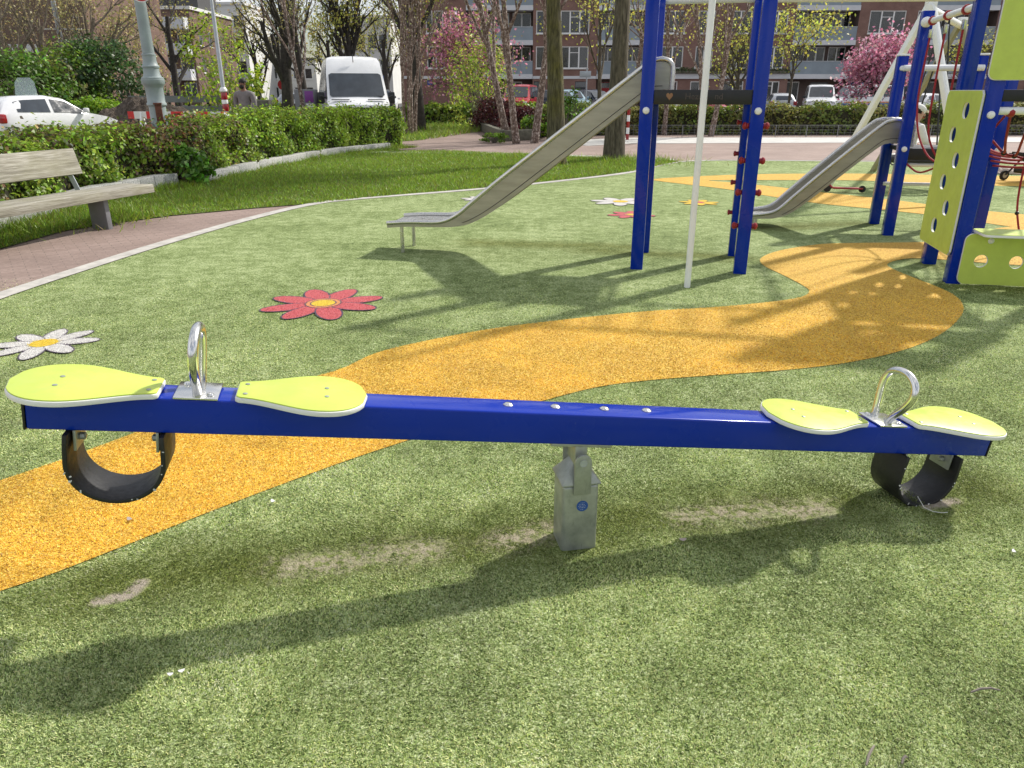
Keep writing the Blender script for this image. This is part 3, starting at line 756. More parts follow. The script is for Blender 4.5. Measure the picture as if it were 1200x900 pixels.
def board(name, outline, thick, holes, mat_core, mat_face, plane, off, parent):
    """flat panel with holes: outline 2D; plane maps (u, w, t) to local space"""
    bm = bmesh.new()
    def ring(pts, z): return [bm.verts.new(plane(p[0], p[1], z)) for p in pts]
    allp = [outline] + holes
    rings = [[ring(p, z) for p in allp] for z in (0, thick)]
    for lay in rings:
        es = []
        for r_ in lay:
            for i in range(len(r_)): es.append(bm.edges.new((r_[i], r_[(i + 1) % len(r_)])))
        bmesh.ops.triangle_fill(bm, edges=es, use_beauty=True)
    for j in range(len(allp)):
        a, b = rings[0][j], rings[1][j]
        for i in range(len(a)):
            k = (i + 1) % len(a); bm.faces.new((a[i], a[k], b[k], b[i]))
    bmesh.ops.recalc_face_normals(bm, faces=bm.faces)
    me = bpy.data.meshes.new(name); bm.to_mesh(me); bm.free()
    me.polygons.foreach_set('use_smooth', [True] * len(me.polygons)); me.set_sharp_from_angle(angle=R(35))
    me.materials.append(M[mat_core])
    o = bpy.data.objects.new(name, me); COL.objects.link(o); o.parent = parent
    return o
def rrect(x0, x1, y0, y1, r, n=6):
    out = []
    for cx, cy, a0 in ((x1 - r, y1 - r, 0), (x0 + r, y1 - r, 90), (x0 + r, y0 + r, 180), (x1 - r, y0 + r, 270)):
        for i in range(n + 1):
            a = R(a0 + 90 * i / n); out.append((cx + r * math.cos(a), cy + r * math.sin(a)))
    return out
def circ(x, y, r, n=24, sy=1): return [(x + r * math.cos(2 * math.pi * i / n), y + r * sy * math.sin(2 * math.pi * i / n)) for i in range(n)]
def panel(outline, holes, plane_fn, name):
    core = board(name, outline, .015, holes, 'white_board', None, lambda u, w, t: plane_fn(u, w, t), 0, cf)
    def grow(h, s):
        cx = sum(p[0] for p in h) / len(h); cy = sum(p[1] for p in h) / len(h)
        return [(cx + (p[0] - cx) * s, cy + (p[1] - cy) * s) for p in h]
    board('panel_face', grow(outline, .992), .004, [grow(h, 1.06) for h in holes], 'lime_board', None, lambda u, w, t: plane_fn(u, w, -.0005 - t), 0, core)
    board('panel_face', grow(outline, .992), .004, [grow(h, 1.06) for h in holes], 'lime_board', None, lambda u, w, t: plane_fn(u, w, .0155 + t), 0, core)
    return core
# climbing panel on the left side of the near tower (faces the long slide)
hol = [rrect(.30 + x - .075, .30 + x + .075, z - .062, z + .062, .058) for x, z in ((.0, 1.40), (.20, 1.20), (.0, 1.00), (.20, .80), (.0, .60), (.20, .42))]
lo = [(.02, .225), (.02, 1.52)] + [(.02 + .04 - .04 * math.cos(R(a)), 1.52 + .04 * math.sin(R(a))) for a in (30, 60, 90)]
lo = [(.0, .27), (.03, .235), (.80, .235), (.83, .27), (.83, 1.52), (.80, 1.56), (.03, 1.56), (.0, 1.53)]
panel(lo, hol, lambda u, w, t: (XB - .04 - hw - .024 + t, u - .03, w), 'climbing_panel')
# big panel above the deck and counter panel below, facing the camera
panel(rrect(XB - .13, XB + 1.05, 1.63, 2.70, .06), [circ(XB + .25, 1.83, .075), circ(XB + .70, 2.1, .12)], lambda u, w, t: (u, -hw - .020 + t, w), 'upper_panel')
panel(rrect(XB - .03, XB + 1.05, .012, .44, .06), [circ(XB + .125, .213, .052), circ(XB + .395, .213, .052), circ(XB + .665, .213, .052)], lambda u, w, t: (u, -hw - .020 + t, w), 'lower_panel')
MB().lathe([(.024, 0), (.024, .006), (.015, .018), (.004, .022)], (XB + .165, -hw - .025, .385), (0, -1, 0), 14).build('bolt_cap', 'white_paint', cf)
sb = MB().prism([(x, y, .447) for x, y in rrect(XB + .03, XB + 1.05, -.30, .02, .05)], (0, 0, .02)).build('counter_board', 'white_board', cf, bevel=.003)
MB().prism([(x, y, .4675) for x, y in rrect(XB + .034, XB + 1.046, -.296, .016, .05)], (0, 0, .004)).build('counter_surface', 'lime_board', sb)
# short slide from the back tower
s2 = slide(2.50, 3.0, prof_line([(1.20, .14, .02), (1.36, .15, .025), (1.52, .165, .06), (1.70, .24, .16), (2.0, .50, .20), (2.5, .96, .21), (2.62, 1.03, .21), (2.72, 1.04, .21), (2.80, 1.04, .20)], 5), .03, 'slide')
for b in (2.50, 3.0):
    out = [(2.78, b, .97), (2.78, b, 1.25)] + [(2.80 + .08 * math.sin(q), b, 1.17 + .08 * math.cos(q)) for q in [math.pi / 2 * i / 6 for i in range(7)]] + [(2.88, b, .97)]
    MB().prism(out, (0, .004, 0)).build('slide_shoulder', 'slide_steel', s2)
    MB().tube(out[1:], .019, 10).build('rolled_edge', 'steel', s2, smooth=70)
MB().tube([(1.30, 2.6, .13), (1.30, 2.6, -.04)], .02, 10).build('slide_leg', 'steel', s2, smooth=60)
MB().tube([(1.30, 2.9, .13), (1.30, 2.9, -.04)], .02, 10).build('slide_leg', 'steel', s2, smooth=60)
# climbing ropes between the towers
def rope(pts, r=.010, n=7, k=6, name='rope', par=None):
    L = prof_line(pts, k); return MB().tube(L, r, n).build(name, 'red_rope', par or cf, smooth=70)
for b, top in ((2.12, 2.22), (1.65, 2.23), (1.15, 2.235)):
    MB().lathe([(.043, -.02), (.046, 0), (.043, .02)], (XB, b, top), (0, -1, 0), 14).build('rope_ring', 'red_plastic', rb)
    MB().bx(XB - .018, XB + .018, b - .018, b + .018, top - .16, top - .08).build('shackle', 'steel', rb, bevel=.003)
K1 = (XB + .18, 1.62, .86)
rope([(XB, 2.12, 2.06), (XB - .01, 2.10, 1.5), (XB + .02, 1.98, 1.15), (XB + .10, 1.80, .93), K1]); rope([(XB, 1.65, 2.07), (XB, 1.65, 1.6), (XB + .03, 1.66, 1.15), K1]); rope([(XB, 1.15, 2.07), (XB + .02, 1.2, 1.5), (XB + .1, 1.4, 1.05), K1])
rope([(XB + .06, 2.33, .80), (XB + .10, 2.0, .74), (XB + .16, 1.75, .80), K1]); rope([K1, (XB + .3, 1.3, .95), (XB + .4, .85, 1.35)])
MB().ball(K1, .035, 8).build('rope_knot', 'black_plastic', cf)
# net bridge at the right edge
n0 = [(XB + .12 + i * .16, .0, 1.395) for i in range(6)]; n1 = [(XB + .93, 2.30 - i * .05, .92 - i * .04) for i in range(6)]
kn = []
for i in range(5):
    p = Vector(n0[i]); q = Vector((XB + .80 + .03 * i, 2.28, 1.0 - .05 * i)); mid = (p + q) / 2 + Vector((.05, -.15, -.18)); kn.append(mid)
    rope([p, (p + mid) / 2 + Vector((0, 0, -.05)), mid, (mid + q) / 2 + Vector((0, 0, -.02)), q], .011)
    MB().ball(mid, .026, 8).build('rope_knot', 'black_plastic', cf)
rope([kn[0] + Vector((-.08, .1, .1))] + kn, .011)
for i in (0, 2, 4): MB().lathe([(.036, -.02), (.04, 0), (.036, .02)], n0[i], (1, 0, 0), 12).build('rope_ring', 'red_plastic', cf)
rope([(XB + .95, 1.6, .9), (XB + .96, 1.55, .45), (XB + 1.05, 1.4, .02)], .010); MB().ball((XB + .965, 1.54, .40), .022, 8).build('rope_knot', 'black_plastic', cf)
# ------------------------------------------------------------------ swing set
sw = thing('swing_set', 'white A-frame swing set with a black round nest seat behind the climbing frame', 'swing', (6.06, 12.0, 0))
A1 = Vector((0, 0, 2.66)); A2 = Vector((2.14, 3.0, 2.66)); bd = (A2 - A1).normalized()
MB().tube([A1 - bd * .12, A2 + bd * .12], .055, 14).build('crossbeam', 'white_paint', sw, smooth=60)
legs = []
for A, mt in ((A1, 'white_paint'), (A2, 'white_paint_shaded')):
    for s, off in ((1, (-.74, .95, 0)), (-1, (.50, -1.0, 0))):
        f = Vector((A.x, A.y, 0)) + Vector(off); f.z = -.05
        legs.append(MB().bar(A + Vector((0, 0, .10)), f, .085, .085, up=(1, .3, 0)).build('leg', mt, sw, bevel=.006))
    MB().box(A + Vector((0, 0, .06)), (.13, .13, .16)).build('apex_plate', 'white_paint', sw, bevel=.01)
# worn lettering up the front leg (unreadable in the photo)
d0 = (Vector((-.74, .95, -.05)) - A1 - Vector((0, 0, .1))).normalized()
m = MB()
for i in range(13):
    p = A1 + Vector((0, 0, .1)) + d0 * (.62 + i * .12 + random.uniform(-.02, .02)) + Vector((-.005, -.046, .012))
    m.bar(p, p + d0 * random.uniform(.02, .05), .03, .005, up=(0, -1, 0))
m.build('worn_lettering', 'scribble', legs[0])
SC = (A1 + A2) / 2 - Vector((.30, .55, 0)); SC.z = .50
m = MB(); ring = [SC + Vector((.52 * math.cos(q), .52 * math.sin(q), 0)) for q in [2 * math.pi * i / 28 for i in range(28)]]
m.tube(ring, .055, 10, closed=True)
ns = m.build('nest_seat', 'rubber', sw, smooth=60)
m = MB()
for i in range(-4, 5):
    h = math.sqrt(max(.01, .25 - (i * .11) ** 2))
    m.tube([SC + Vector((i * .11, -h, -.02)), SC + Vector((i * .11, 0, -.10)), SC + Vector((i * .11, h, -.02))], .012, 6)
    m.tube([SC + Vector((-h, i * .11, -.02)), SC + Vector((0, i * .11, -.09)), SC + Vector((h, i * .11, -.02))], .012, 6)
m.build('net', 'black_plastic', ns)
for s in (-.3, .3):
    top = (A1 + A2) / 2 - Vector((.30, .55, 0)) + bd * s; top.z = 2.62
    for a in (0, 1):
        q = math.atan2(bd.y, bd.x) + (.6 if a else -.6) + (0 if s > 0 else math.pi)
        MB().tube([top, SC + Vector((.52 * math.cos(q), .52 * math.sin(q), .02))], .012, 6).build('hanging_rope', 'black_plastic', sw)

# ------------------------------------------------------------------ people
def skinned(name, verts, edges, radii, mat, parent, sub=2, root=0):
    me = bpy.data.meshes.new(name); me.from_pydata([Vector(v) for v in verts], edges, [])
    ob = bpy.data.objects.new(name, me); COL.objects.link(ob)
    md = ob.modifiers.new('Skin', 'SKIN'); md.use_smooth_shade = True
    sv = me.skin_vertices[0].data
    for i, r in enumerate(radii):
        rr = r if isinstance(r, tuple) else (r, r); sv[i].radius = rr; sv[i].use_root = (i == root)
    sm = ob.modifiers.new('Sub', 'SUBSURF'); sm.levels = sub; sm.render_levels = sub
    dg = bpy.context.evaluated_depsgraph_get(); dg.update()
    m2 = bpy.data.meshes.new_from_object(ob.evaluated_get(dg))
    bpy.data.objects.remove(ob); m2.materials.clear(); m2.materials.append(M[mat])
    m2.polygons.foreach_set('use_smooth', [True] * len(m2.polygons))
    o = bpy.data.objects.new(name, m2); COL.objects.link(o); o.parent = parent
    return o
def chain(vs, es, rs, pts, start=None):
    ids = []; prev = start
    for p, r in pts:
        vs.append(p); rs.append(r); i = len(vs) - 1
        if prev is not None: es.append((prev, i))
        prev = i; ids.append(i)
    return ids
def hand(vs, es, rs, wrist, root_i, d, side):
    d = Vector(d).normalized(); w = Vector(wrist); sd = Vector(side).normalized()
    pm = chain(vs, es, rs, [(w + d * .045, (.026, .016)), (w + d * .085, (.028, .014))], root_i)
    for k, (o, l) in enumerate(((-.026, .062), (-.009, .075), (.009, .070), (.026, .055))):
        b = w + d * .095 + sd * o
        c = d.cross(sd) * .012
        chain(vs, es, rs, [(b, .0095), (b + d * l * .5 + c, .0085), (b + d * l * .85 + c * 2.6, .007)], pm[-1])
    t = w + d * .03 + sd * -.034
    chain(vs, es, rs, [(t, .011), (t + d * .03 - sd * .018, .0095), (t + d * .055 - sd * .016, .008)], pm[0])
def head_detail(root, c, fwd, skin, hair=None, beard=False, cap=None):
    """face, ears and hair round a head centre c, looking along fwd"""
    f = Vector(fwd).normalized(); s = f.cross(Vector((0, 0, 1))).normalized(); u = Vector((0, 0, 1)); c = Vector(c)
    rot = Matrix((s, f, u)).transposed()
    def B(p, r, sc, n=10):
        m = MB(Matrix.Translation(c) @ rot.to_4x4()); m.ball(p, r, n, sc); return m
    B((0, .098, -.015), .018, (.8, 1.1, 1.3)).build('nose', skin, root, smooth=60)
    for sg in (-1, 1):
        B((sg * .078, .0, -.01), .028, (.35, .7, 1.1), 8).build('ear', skin, root, smooth=60)
        B((sg * .032, .086, .018), .0115, (1.2, .6, .8), 8).build('eye', 'hair', root, smooth=60)
        MB(Matrix.Translation(c) @ rot.to_4x4()).box((sg * .033, .091, .042), (.036, .008, .008)).build('eyebrow', 'hair', root, smooth=60)
    m = MB(Matrix.Translation(c) @ rot.to_4x4()); m.ball((0, .088, -.062), .022, 8, (1.1, .4, .3)); m.build('mouth', 'sign_red' if not beard else 'skin', root, smooth=60)
    if hair:
        m = MB(Matrix.Translation(c) @ rot.to_4x4()); m.ball((0, -.018, .038), .102, 16, (.86, .98, .82)); m.build('hair', hair, root, smooth=60)
    if beard:
        m = MB(Matrix.Translation(c) @ rot.to_4x4()); m.ball((0, .042, -.072), .070, 14, (.98, .82, .78)); m.build('beard', 'hair', root, smooth=60)
    if cap:
        m = MB(Matrix.Translation(c) @ rot.to_4x4()); m.ball((0, -.004, .05), .108, 18, (.88, 1.0, .72))
        m.prism([(math.sin(q) * .082, .07 + .11 * math.cos(q), .055 - .02 * math.cos(q)) for q in [(-1 + 2 * i / 12) * 1.45 for i in range(13)]], (0, 0, .008))
        m.build('cap', cap, root, smooth=60)

def walker(loc, rz):
    P_ = thing('person', 'bearded man in a grey quilted jacket walking beside the thin lamp post', 'person', loc, rz)
    k = 1.83 / 1.75
    def sc(L): return [(Vector(p) * k, r) for p, r in L]
    vs, es, rs = [], [], []
    sp = chain(vs, es, rs, sc([((0, 0, .95), (.15, .105)), ((0, .005, 1.12), (.14, .10)), ((0, .01, 1.30), (.165, .115)), ((0, 0, 1.42), (.13, .085)), ((0, .01, 1.50), .055), ((0, .03, 1.57), (.065, .075)), ((0, .035, 1.64), (.073, .092)), ((0, .025, 1.71), (.060, .078))]))
    for sg in (-1, 1):
        st = .16 * sg
        chain(vs, es, rs, sc([((sg * .09, 0, .90), .085), ((sg * .10, st * .7 + .03, .50), .058), ((sg * .10, st * 1.3 - .06, .10), .042), ((sg * .10, st * 1.3 - .02, .05), .042), ((sg * .105, st * 1.3 + .12, .035), (.042, .03))]), sp[0])
        wr = Vector((sg * .27, -st * .9 + .06, .83)) * k
        ar = chain(vs, es, rs, sc([((sg * .19, 0, 1.40), .062), ((sg * .245, -st * .3, 1.12), .045), ((sg * .27, -st * .9 + .06, .83), .028)]), sp[3])
        hand(vs, es, rs, wr, ar[-1], (0, .25, -1), (0, sg, .2))
    skinned('body', vs, es, rs, 'skin', P_)
    vs, es, rs = [], [], []
    sp = chain(vs, es, rs, sc([((0, 0, .86), (.185, .135)), ((0, .0, 1.0), (.19, .14)), ((0, .005, 1.16), (.185, .135)), ((0, .01, 1.32), (.20, .145)), ((0, 0, 1.43), (.155, .11)), ((0, 0, 1.50), (.095, .09))]))
    for sg in (-1, 1):
        st = .16 * sg
        chain(vs, es, rs, sc([((sg * .20, 0, 1.40), .085), ((sg * .25, -st * .15, 1.25), .075), ((sg * .255, -st * .3, 1.10), .070), ((sg * .27, -st * .9 + .06, .87), .050)]), sp[4])
    skinned('jacket', vs, es, rs, 'jacket_grey', P_)
    vs, es, rs = [], [], []
    sp = chain(vs, es, rs, sc([((0, 0, .97), (.155, .115)), ((0, 0, .88), (.155, .11))]))
    for sg in (-1, 1):
        st = .16 * sg
        chain(vs, es, rs, sc([((sg * .09, 0, .82), .095), ((sg * .10, st * .7 + .03, .50), .075), ((sg * .10, st * 1.3 - .05, .11), .060)]), sp[1])
    skinned('trousers', vs, es, rs, 'trousers_dark', P_)
    for sg in (-1, 1):
        st = .16 * sg * 1.3
        MB().ball((sg * .105 * k, (st + .05) * k, .045), .075, 12, (.72, 1.8, .62)).build('shoe', 'shoe', P_, smooth=60)
    head_detail(P_, Vector((0, .032, 1.645)) * k, (0.15, 1, -.15), 'skin', 'hair', True)
    return P_
pm = G(285, 107, 0); walker((XY(286, 20.5, 1.5), 20.5, 0.02), R(172))

def sitter(loc, rz):
    P_ = thing('person', 'person in a white cap and white clothes sitting on the nest swing', 'person', loc, rz)
    vs, es, rs = [], [], []
    T_ = [((0, 0, .12), (.14, .11)), ((0, -.03, .30), (.125, .10)), ((0, -.02, .47), (.15, .10)), ((0, .03, .58), (.11, .075)), ((0, .06, .66), .048), ((0, .09, .73), (.06, .07)), ((0, .095, .80), (.070, .088)), ((0, .085, .86), (.056, .07))]
    sp = chain(vs, es, rs, T_)
    for sg in (-1, 1):
        chain(vs, es, rs, [((sg * .09, .05, .12), .085), ((sg * .12, .42, .16), .058), ((sg * .12, .80, .10), .042), ((sg * .12, .86, .10), .04), ((sg * .12, .90, .20), .035)], sp[0])
        ar = chain(vs, es, rs, [((sg * .17, .03, .56), .055), ((sg * .22, .12, .33), .042), ((sg * .17, .33, .26), .027)], sp[3])
        hand(vs, es, rs, (sg * .17, .33, .26), ar[-1], (-.2 * sg, 1, -.2), (1, 0, .3))
    skinned('body', vs, es, rs, 'skin_pale', P_)
    vs, es, rs = [], [], []
    sp = chain(vs, es, rs, [((0, 0, .10), (.17, .14)), ((0, -.03, .30), (.165, .13)), ((0, -.02, .47), (.18, .13)), ((0, .02, .58), (.13, .10)), ((0, .04, .64), (.085, .08))])
    for sg in (-1, 1): chain(vs, es, rs, [((sg * .18, .03, .56), .075), ((sg * .23, .12, .34), .062), ((sg * .18, .29, .27), .045)], sp[3])
    skinned('hoodie', vs, es, rs, 'cloth_white', P_)
    vs, es, rs = [], [], []
    sp = chain(vs, es, rs, [((0, -.02, .16), (.16, .13)), ((0, .02, .12), (.16, .12))])
    for sg in (-1, 1): chain(vs, es, rs, [((sg * .09, .10, .13), .10), ((sg * .12, .42, .16), .078), ((sg * .12, .78, .10), .058)], sp[1])
    skinned('trousers', vs, es, rs, 'cloth_white', P_)
    for sg in (-1, 1): MB().ball((sg * .12, .89, .15), .065, 12, (.7, .9, 1.7)).build('shoe', 'shoe', P_, smooth=60)
    head_detail(P_, (0, .092, .79), (0, 1, -.25), 'skin_pale', 'hair', False, 'cloth_white')
    return P_
sc_w = Vector((6.06, 12.0, 0)) + SC
sitter((sc_w.x - .26, sc_w.y - .05, sc_w.z - .06), R(-82))

# ------------------------------------------------------------------ toys and things on the turf
q = G(991, 226)
sk = thing('toy_scooter', 'small red toy scooter lying on the orange band behind the short slide', 'scooter', (q.x, q.y, .012), R(75))
MB().prism([(x, y, .05) for x, y in rrect(-.055, .055, -.25, .22, .04)], (0, 0, .025)).build('deck', 'red_plastic', sk, bevel=.004)
MB().tube([(0, .22, .06), (0, .30, .14), (.0, .26, .30), (0, .20, .40)], .022, 8).build('stem', 'red_plastic', sk, smooth=60)
MB().tube([(-.13, .20, .40), (.13, .20, .40)], .018, 8).build('handlebar', 'black_plastic', sk)
for x, y in ((-.07, .30), (.07, .30), (0, -.24)): MB().lathe([(.03, -.014), (.055, -.012), (.055, .012), (.03, .014)], (x, y, .055), (1, 0, 0), 14).build('wheel', 'tyre', sk)
q = G(1186, 214)
st = thing('pushchair', 'black pushchair with small wheels at the right edge beside the beige coat', 'pushchair', (q.x + .36, q.y + .05, .012), R(-80))
for x in (-.30, .30):
    for y in (-.30, .28):
        w = MB().lathe([(.04, -.022), (.088, -.018), (.088, .018), (.04, .022)], (x, y, .088), (1, 0, 0), 18).build('wheel', 'tyre', st)
        MB().lathe([(.05, -.024), (.05, .024)], (x, y, .088), (1, 0, 0), 14).build('rim', 'rim', w)
for x in (-.27, .27):
    MB().tube([(x, -.30, .10), (x, .0, .42), (x, .30, .95), (x, .38, 1.02)], .016, 8).build('frame_tube', 'black_plastic', st, smooth=60)
    MB().tube([(x, .28, .10), (x, .05, .40), (x, -.32, .48)], .014, 8).build('frame_tube', 'black_plastic', st, smooth=60)
MB().tube([(-.27, .38, 1.02), (.27, .38, 1.02)], .02, 10).build('handle', 'black_plastic', st)
MB().prism([(-.24, -.32, .45), (-.24, .05, .36), (-.24, .26, .88), (-.24, .20, .90), (-.24, .0, .44), (-.24, -.32, .52)], (.48, 0, 0)).build('seat', 'trousers_dark', st, bevel=.02)
MB().bx(-.22, .22, -.22, .22, .14, .24).build('basket', 'black_plastic', st, bevel=.03)
m = MB(); cv = [(-.25, .22 - .30 * math.cos(R(a)) * .9, .72 + .30 * math.sin(R(a))) for a in range(20, 170, 15)]
m.prism(cv + [(-.25, .20, .74)], (.50, 0, 0)); m.build('hood', 'black_plastic', st, bevel=.01)
q = G(1172, 203)
bm = bmesh.new(); bmesh.ops.create_grid(bm, x_segments=36, y_segments=24, size=.5)
for v in bm.verts:
    x, y = v.co.x, v.co.y; e = max(0, 1 - (x / .5) ** 4) * max(0, 1 - (y / .5) ** 4)
    v.co.z = .004 + e * (.05 + .07 * abs(math.sin(x * 9 + y * 5)) * abs(math.cos(y * 8 - x * 3)) + .03 * math.sin(x * 23 + y * 11))
    v.co.x = x * 1.05 * (1 + .15 * math.sin(y * 7)); v.co.y = y * .7 * (1 + .2 * math.sin(x * 6))
me = bpy.data.meshes.new('coat'); bm.to_mesh(me); bm.free(); me.polygons.foreach_set('use_smooth', [True] * len(me.polygons)); me.materials.append(M['cloth_beige'])
co = bpy.data.objects.new('coat', me); COL.objects.link(co); co.location = (q.x, q.y, .012); sol = co.modifiers.new('s', 'SOLIDIFY'); sol.thickness = .008
tag(co, 'crumpled beige coat lying on the turf next to the pushchair', 'coat')
# litter on the turf
lit = [(1155, 810, 'twig', .085, .08, 'straight thin twig on the turf near the right edge'), (1020, 885, 'twig', .075, .9, 'curved grey twig at the bottom edge of the turf'), (1060, 891, 'twig', .03, .7, 'very short twig near the bottom edge, right of the curved twig')]
for px, py, nm, L, a, lb in lit:
    c = G(px, py, .016); d = Vector((math.cos(a), math.sin(a), 0))
    o = MB().tube([d * -L / 2, d * -L / 6 + Vector((0, .004, .006)), d * L / 6 + Vector((0, .002, .008)), d * L / 2], [.0026, .0036, .0034, .0018], 6).build(nm, 'twig', None); o.location = c
    tag(o, lb, 'twig', 'twigs on the turf')
for px, py, mt, sz, lb in [(320, 588, 'mark_white', .011, 'white petal at the lower edge of the orange path'), (200, 791, 'mark_white', .0075, 'white petal in the beam shadow, left of its pair'), (213, 787, 'mark_white', .008, 'white petal in the beam shadow, right of its pair'), (1188, 647, 'mark_white', .009, 'white petal by the right edge of the turf'), (800, 633, 'cloth_beige', .012, 'tan dry leaf right of the seesaw post'), (152, 609, 'cloth_beige', .012, 'greyish dry leaf on the orange path under the buffer')]:
    c = G(px, py, .014); m = MB(); n = 8
    pts = [(sz * math.cos(2 * math.pi * i / n) * 1.2, sz * .7 * math.sin(2 * math.pi * i / n), .003 * math.cos(4 * math.pi * i / n) + .004) for i in range(n)]
    m.prism(pts, (0, 0, .0012)); o = m.build('petal' if mt == 'mark_white' else 'dry_leaf', mt, None); o.location = c; o.rotation_euler.z = random.uniform(0, 3)
    tag(o, lb, 'petal' if mt == 'mark_white' else 'leaf')

c = G(1090, 597, .012)
th = MB().tube([Vector(p) for p in ((-.03, .05, .03), (-.02, .01, .004), (.0, -.02, .003), (.03, -.03, .003), (.055, -.026, .003))], .0012, 5).build('thread', 'mark_white', None); th.location = c
tag(th, 'thin white thread hanging from the right rubber buffer onto the turf', 'thread')
# ------------------------------------------------------------------ bench
bd_ = Vector((.61, 2.09, 0)).normalized(); be = Vector((-4.56, 9.72, 0)); L = 3.1; bo = be - bd_ * L
ben = thing('bench', 'weathered grey wooden bench with thick planks beside the brick path', 'bench', bo, math.atan2(bd_.y, bd_.x) )
# local: x along the bench (right end at L), y to the left (back)
MB().bx(0, L, 0, .46, .352, .45).build('seat', 'bench_wood', ben, bevel=.008)
tl = Matrix.Rotation(R(-14), 3, 'X')
bk = MB().box((L / 2 - .33, .56, .765), (L - .50, .065, .30), tl).build('backrest', 'bench_wood', ben, bevel=.006)
for x in (.55, L - .72):
    MB().bx(x - .035, x + .035, .10, .34, -.05, .350).build('leg', 'grey_cabinet', ben, bevel=.004)
    MB().bar((x, .44, .36), (x, .66, .90), .07, .012, up=(1, 0, 0)).build('back_support', 'lamp_grey', ben, bevel=.002)

# ------------------------------------------------------------------ hedges
def hedge(name, label, line, w, h, n, leaf, colfn, core=True, cat='hedge', group=None, twigs=500, rough=.09, taper=None):
    hz = (lambda q: np.interp(q, *taper)) if taper else (lambda q: np.ones_like(q))
    """line = front foot of the hedge, grows w to the left of the line"""
    Ls = smooth_line(line, 8); seg = [0]
    for i in range(1, len(Ls)): seg.append(seg[-1] + (Ls[i] - Ls[i - 1]).length)
    tot = seg[-1]; Lx = np.array([[p.x, p.y] for p in Ls]); sg = np.array(seg)
    t = thing(name, label, cat, (Ls[0].x, Ls[0].y, 0), 0, group); o0 = np.array([Ls[0].x, Ls[0].y, 0])
    def at(s):
        x = np.interp(s, sg, Lx[:, 0]); y = np.interp(s, sg, Lx[:, 1])
        x2 = np.interp(np.minimum(s + .15, tot), sg, Lx[:, 0]); y2 = np.interp(np.minimum(s + .15, tot), sg, Lx[:, 1])
        x1 = np.interp(np.maximum(s - .15, 0), sg, Lx[:, 0]); y1 = np.interp(np.maximum(s - .15, 0), sg, Lx[:, 1])
        d = np.stack([x2 - x1, y2 - y1], 1); d /= np.linalg.norm(d, axis=1)[:, None] + 1e-9
        return np.stack([x, y], 1), np.stack([-d[:, 1], d[:, 0]], 1)
    m = MB(); k = max(8, int(tot / .35)); vs = []; fs = []
    for i in range(k + 1):
        p, nn = at(np.array([tot * i / k])); p = p[0]; nn = nn[0]; ins = .10
        a = p + nn * ins; b = p + nn * (w - ins)
        j = lambda: random.uniform(-.03, .03)
        hh = (h - .10) * float(hz(np.array([tot * i / k]))[0]) + j()
        for q, z in ((a, .02), (a + nn * j(), hh * .5), (a + nn * (.05 + j()), hh - .05), (a + nn * .12, hh), (b - nn * .12, hh), (b + nn * j(), hh - .05), (b, .02)): vs.append((q[0] - o0[0], q[1] - o0[1], z))
    for i in range(k):
        for j in range(6): fs.append((i * 7 + j, (i + 1) * 7 + j, (i + 1) * 7 + j + 1, i * 7 + j + 1))
    fs += [tuple(range(7)), tuple(k * 7 + j for j in range(6, -1, -1))]
    m.add(vs, fs); m.build('stems', 'hedge_core', t, smooth=0)
    s = NR.uniform(0, tot, n); per = 2 * h + w
    e = NR.uniform(0, 1, n) < (w / max(tot, 1)) * .9
    u = NR.uniform(0, per, n)
    u = np.where((u > h + w) & (NR.uniform(0, 1, n) < .75), NR.uniform(0, h + w, n), u)     # fewer at the back
    p, nn = at(s)
    front = u < h; top = (u >= h) & (u < h + w)
    lat = np.where(front, 0, np.where(top, u - h, w)); z = np.where(front, u, np.where(top, h, per - u))
    se = np.where(NR.uniform(0, 1, n) < .5, 0, tot)
    pe, ne = at(se)
    if e.any():
        p[e] = pe[e]; nn[e] = ne[e]; s[e] = se[e]; lat[e] = NR.uniform(0, w, e.sum()); z[e] = NR.uniform(0, h, e.sum())
    tan = np.stack([nn[:, 1], -nn[:, 0]], 1)
    bump = .07 * np.sin(s * 4.1 + z * 3) + .05 * np.sin(s * 9.7 - z * 7 + 1) + .04 * np.sin(z * 11 + s * 2)
    out = NR.normal(0, rough, n) * .6 - np.abs(NR.normal(0, rough, n)) * .5 + bump * 1.1
    nrm = np.zeros((n, 3)); nrm[front, :2] = -nn[front]; nrm[(~front) & (~top), :2] = nn[(~front) & (~top)]; nrm[top, 2] = 1
    nrm[e, :2] = (tan * np.where(se > 0, 1, -1)[:, None])[e]; nrm[e, 2] = 0
    P3 = np.zeros((n, 3)); P3[:, :2] = p + nn * lat[:, None]; P3[:, 2] = z
    rnd = .12 * np.clip(z - (h - .18), 0, .18) / .18
    P3 += nrm * (out - np.where(top, 0, rnd))[:, None]
    P3[:, 2] = np.maximum(P3[:, 2], .03) + np.where(top, NR.exponential(.035, n) - .02, 0)
    P3[:, 2] = np.maximum(P3[:, 2] * hz(s), .03)
    nrm[:, 2] += .35
    cards('leaves', P3 - o0, nrm, leaf, colfn(s, z, n), 'leaf', t, .62, .75)
    if twigs:
        m = MB()
        for i in range(twigs):
            j = random.randrange(n); a = Vector(P3[j] - o0); d = Vector(nrm[j]) * .12 + Vector((random.uniform(-.1, .1), random.uniform(-.1, .1), random.uniform(.05, .25)))
            m.tube([a - d * .8, a + d * .35], [.006, .003], 3, caps=False)
        m.build('twigs', 'twig', t)
    return t
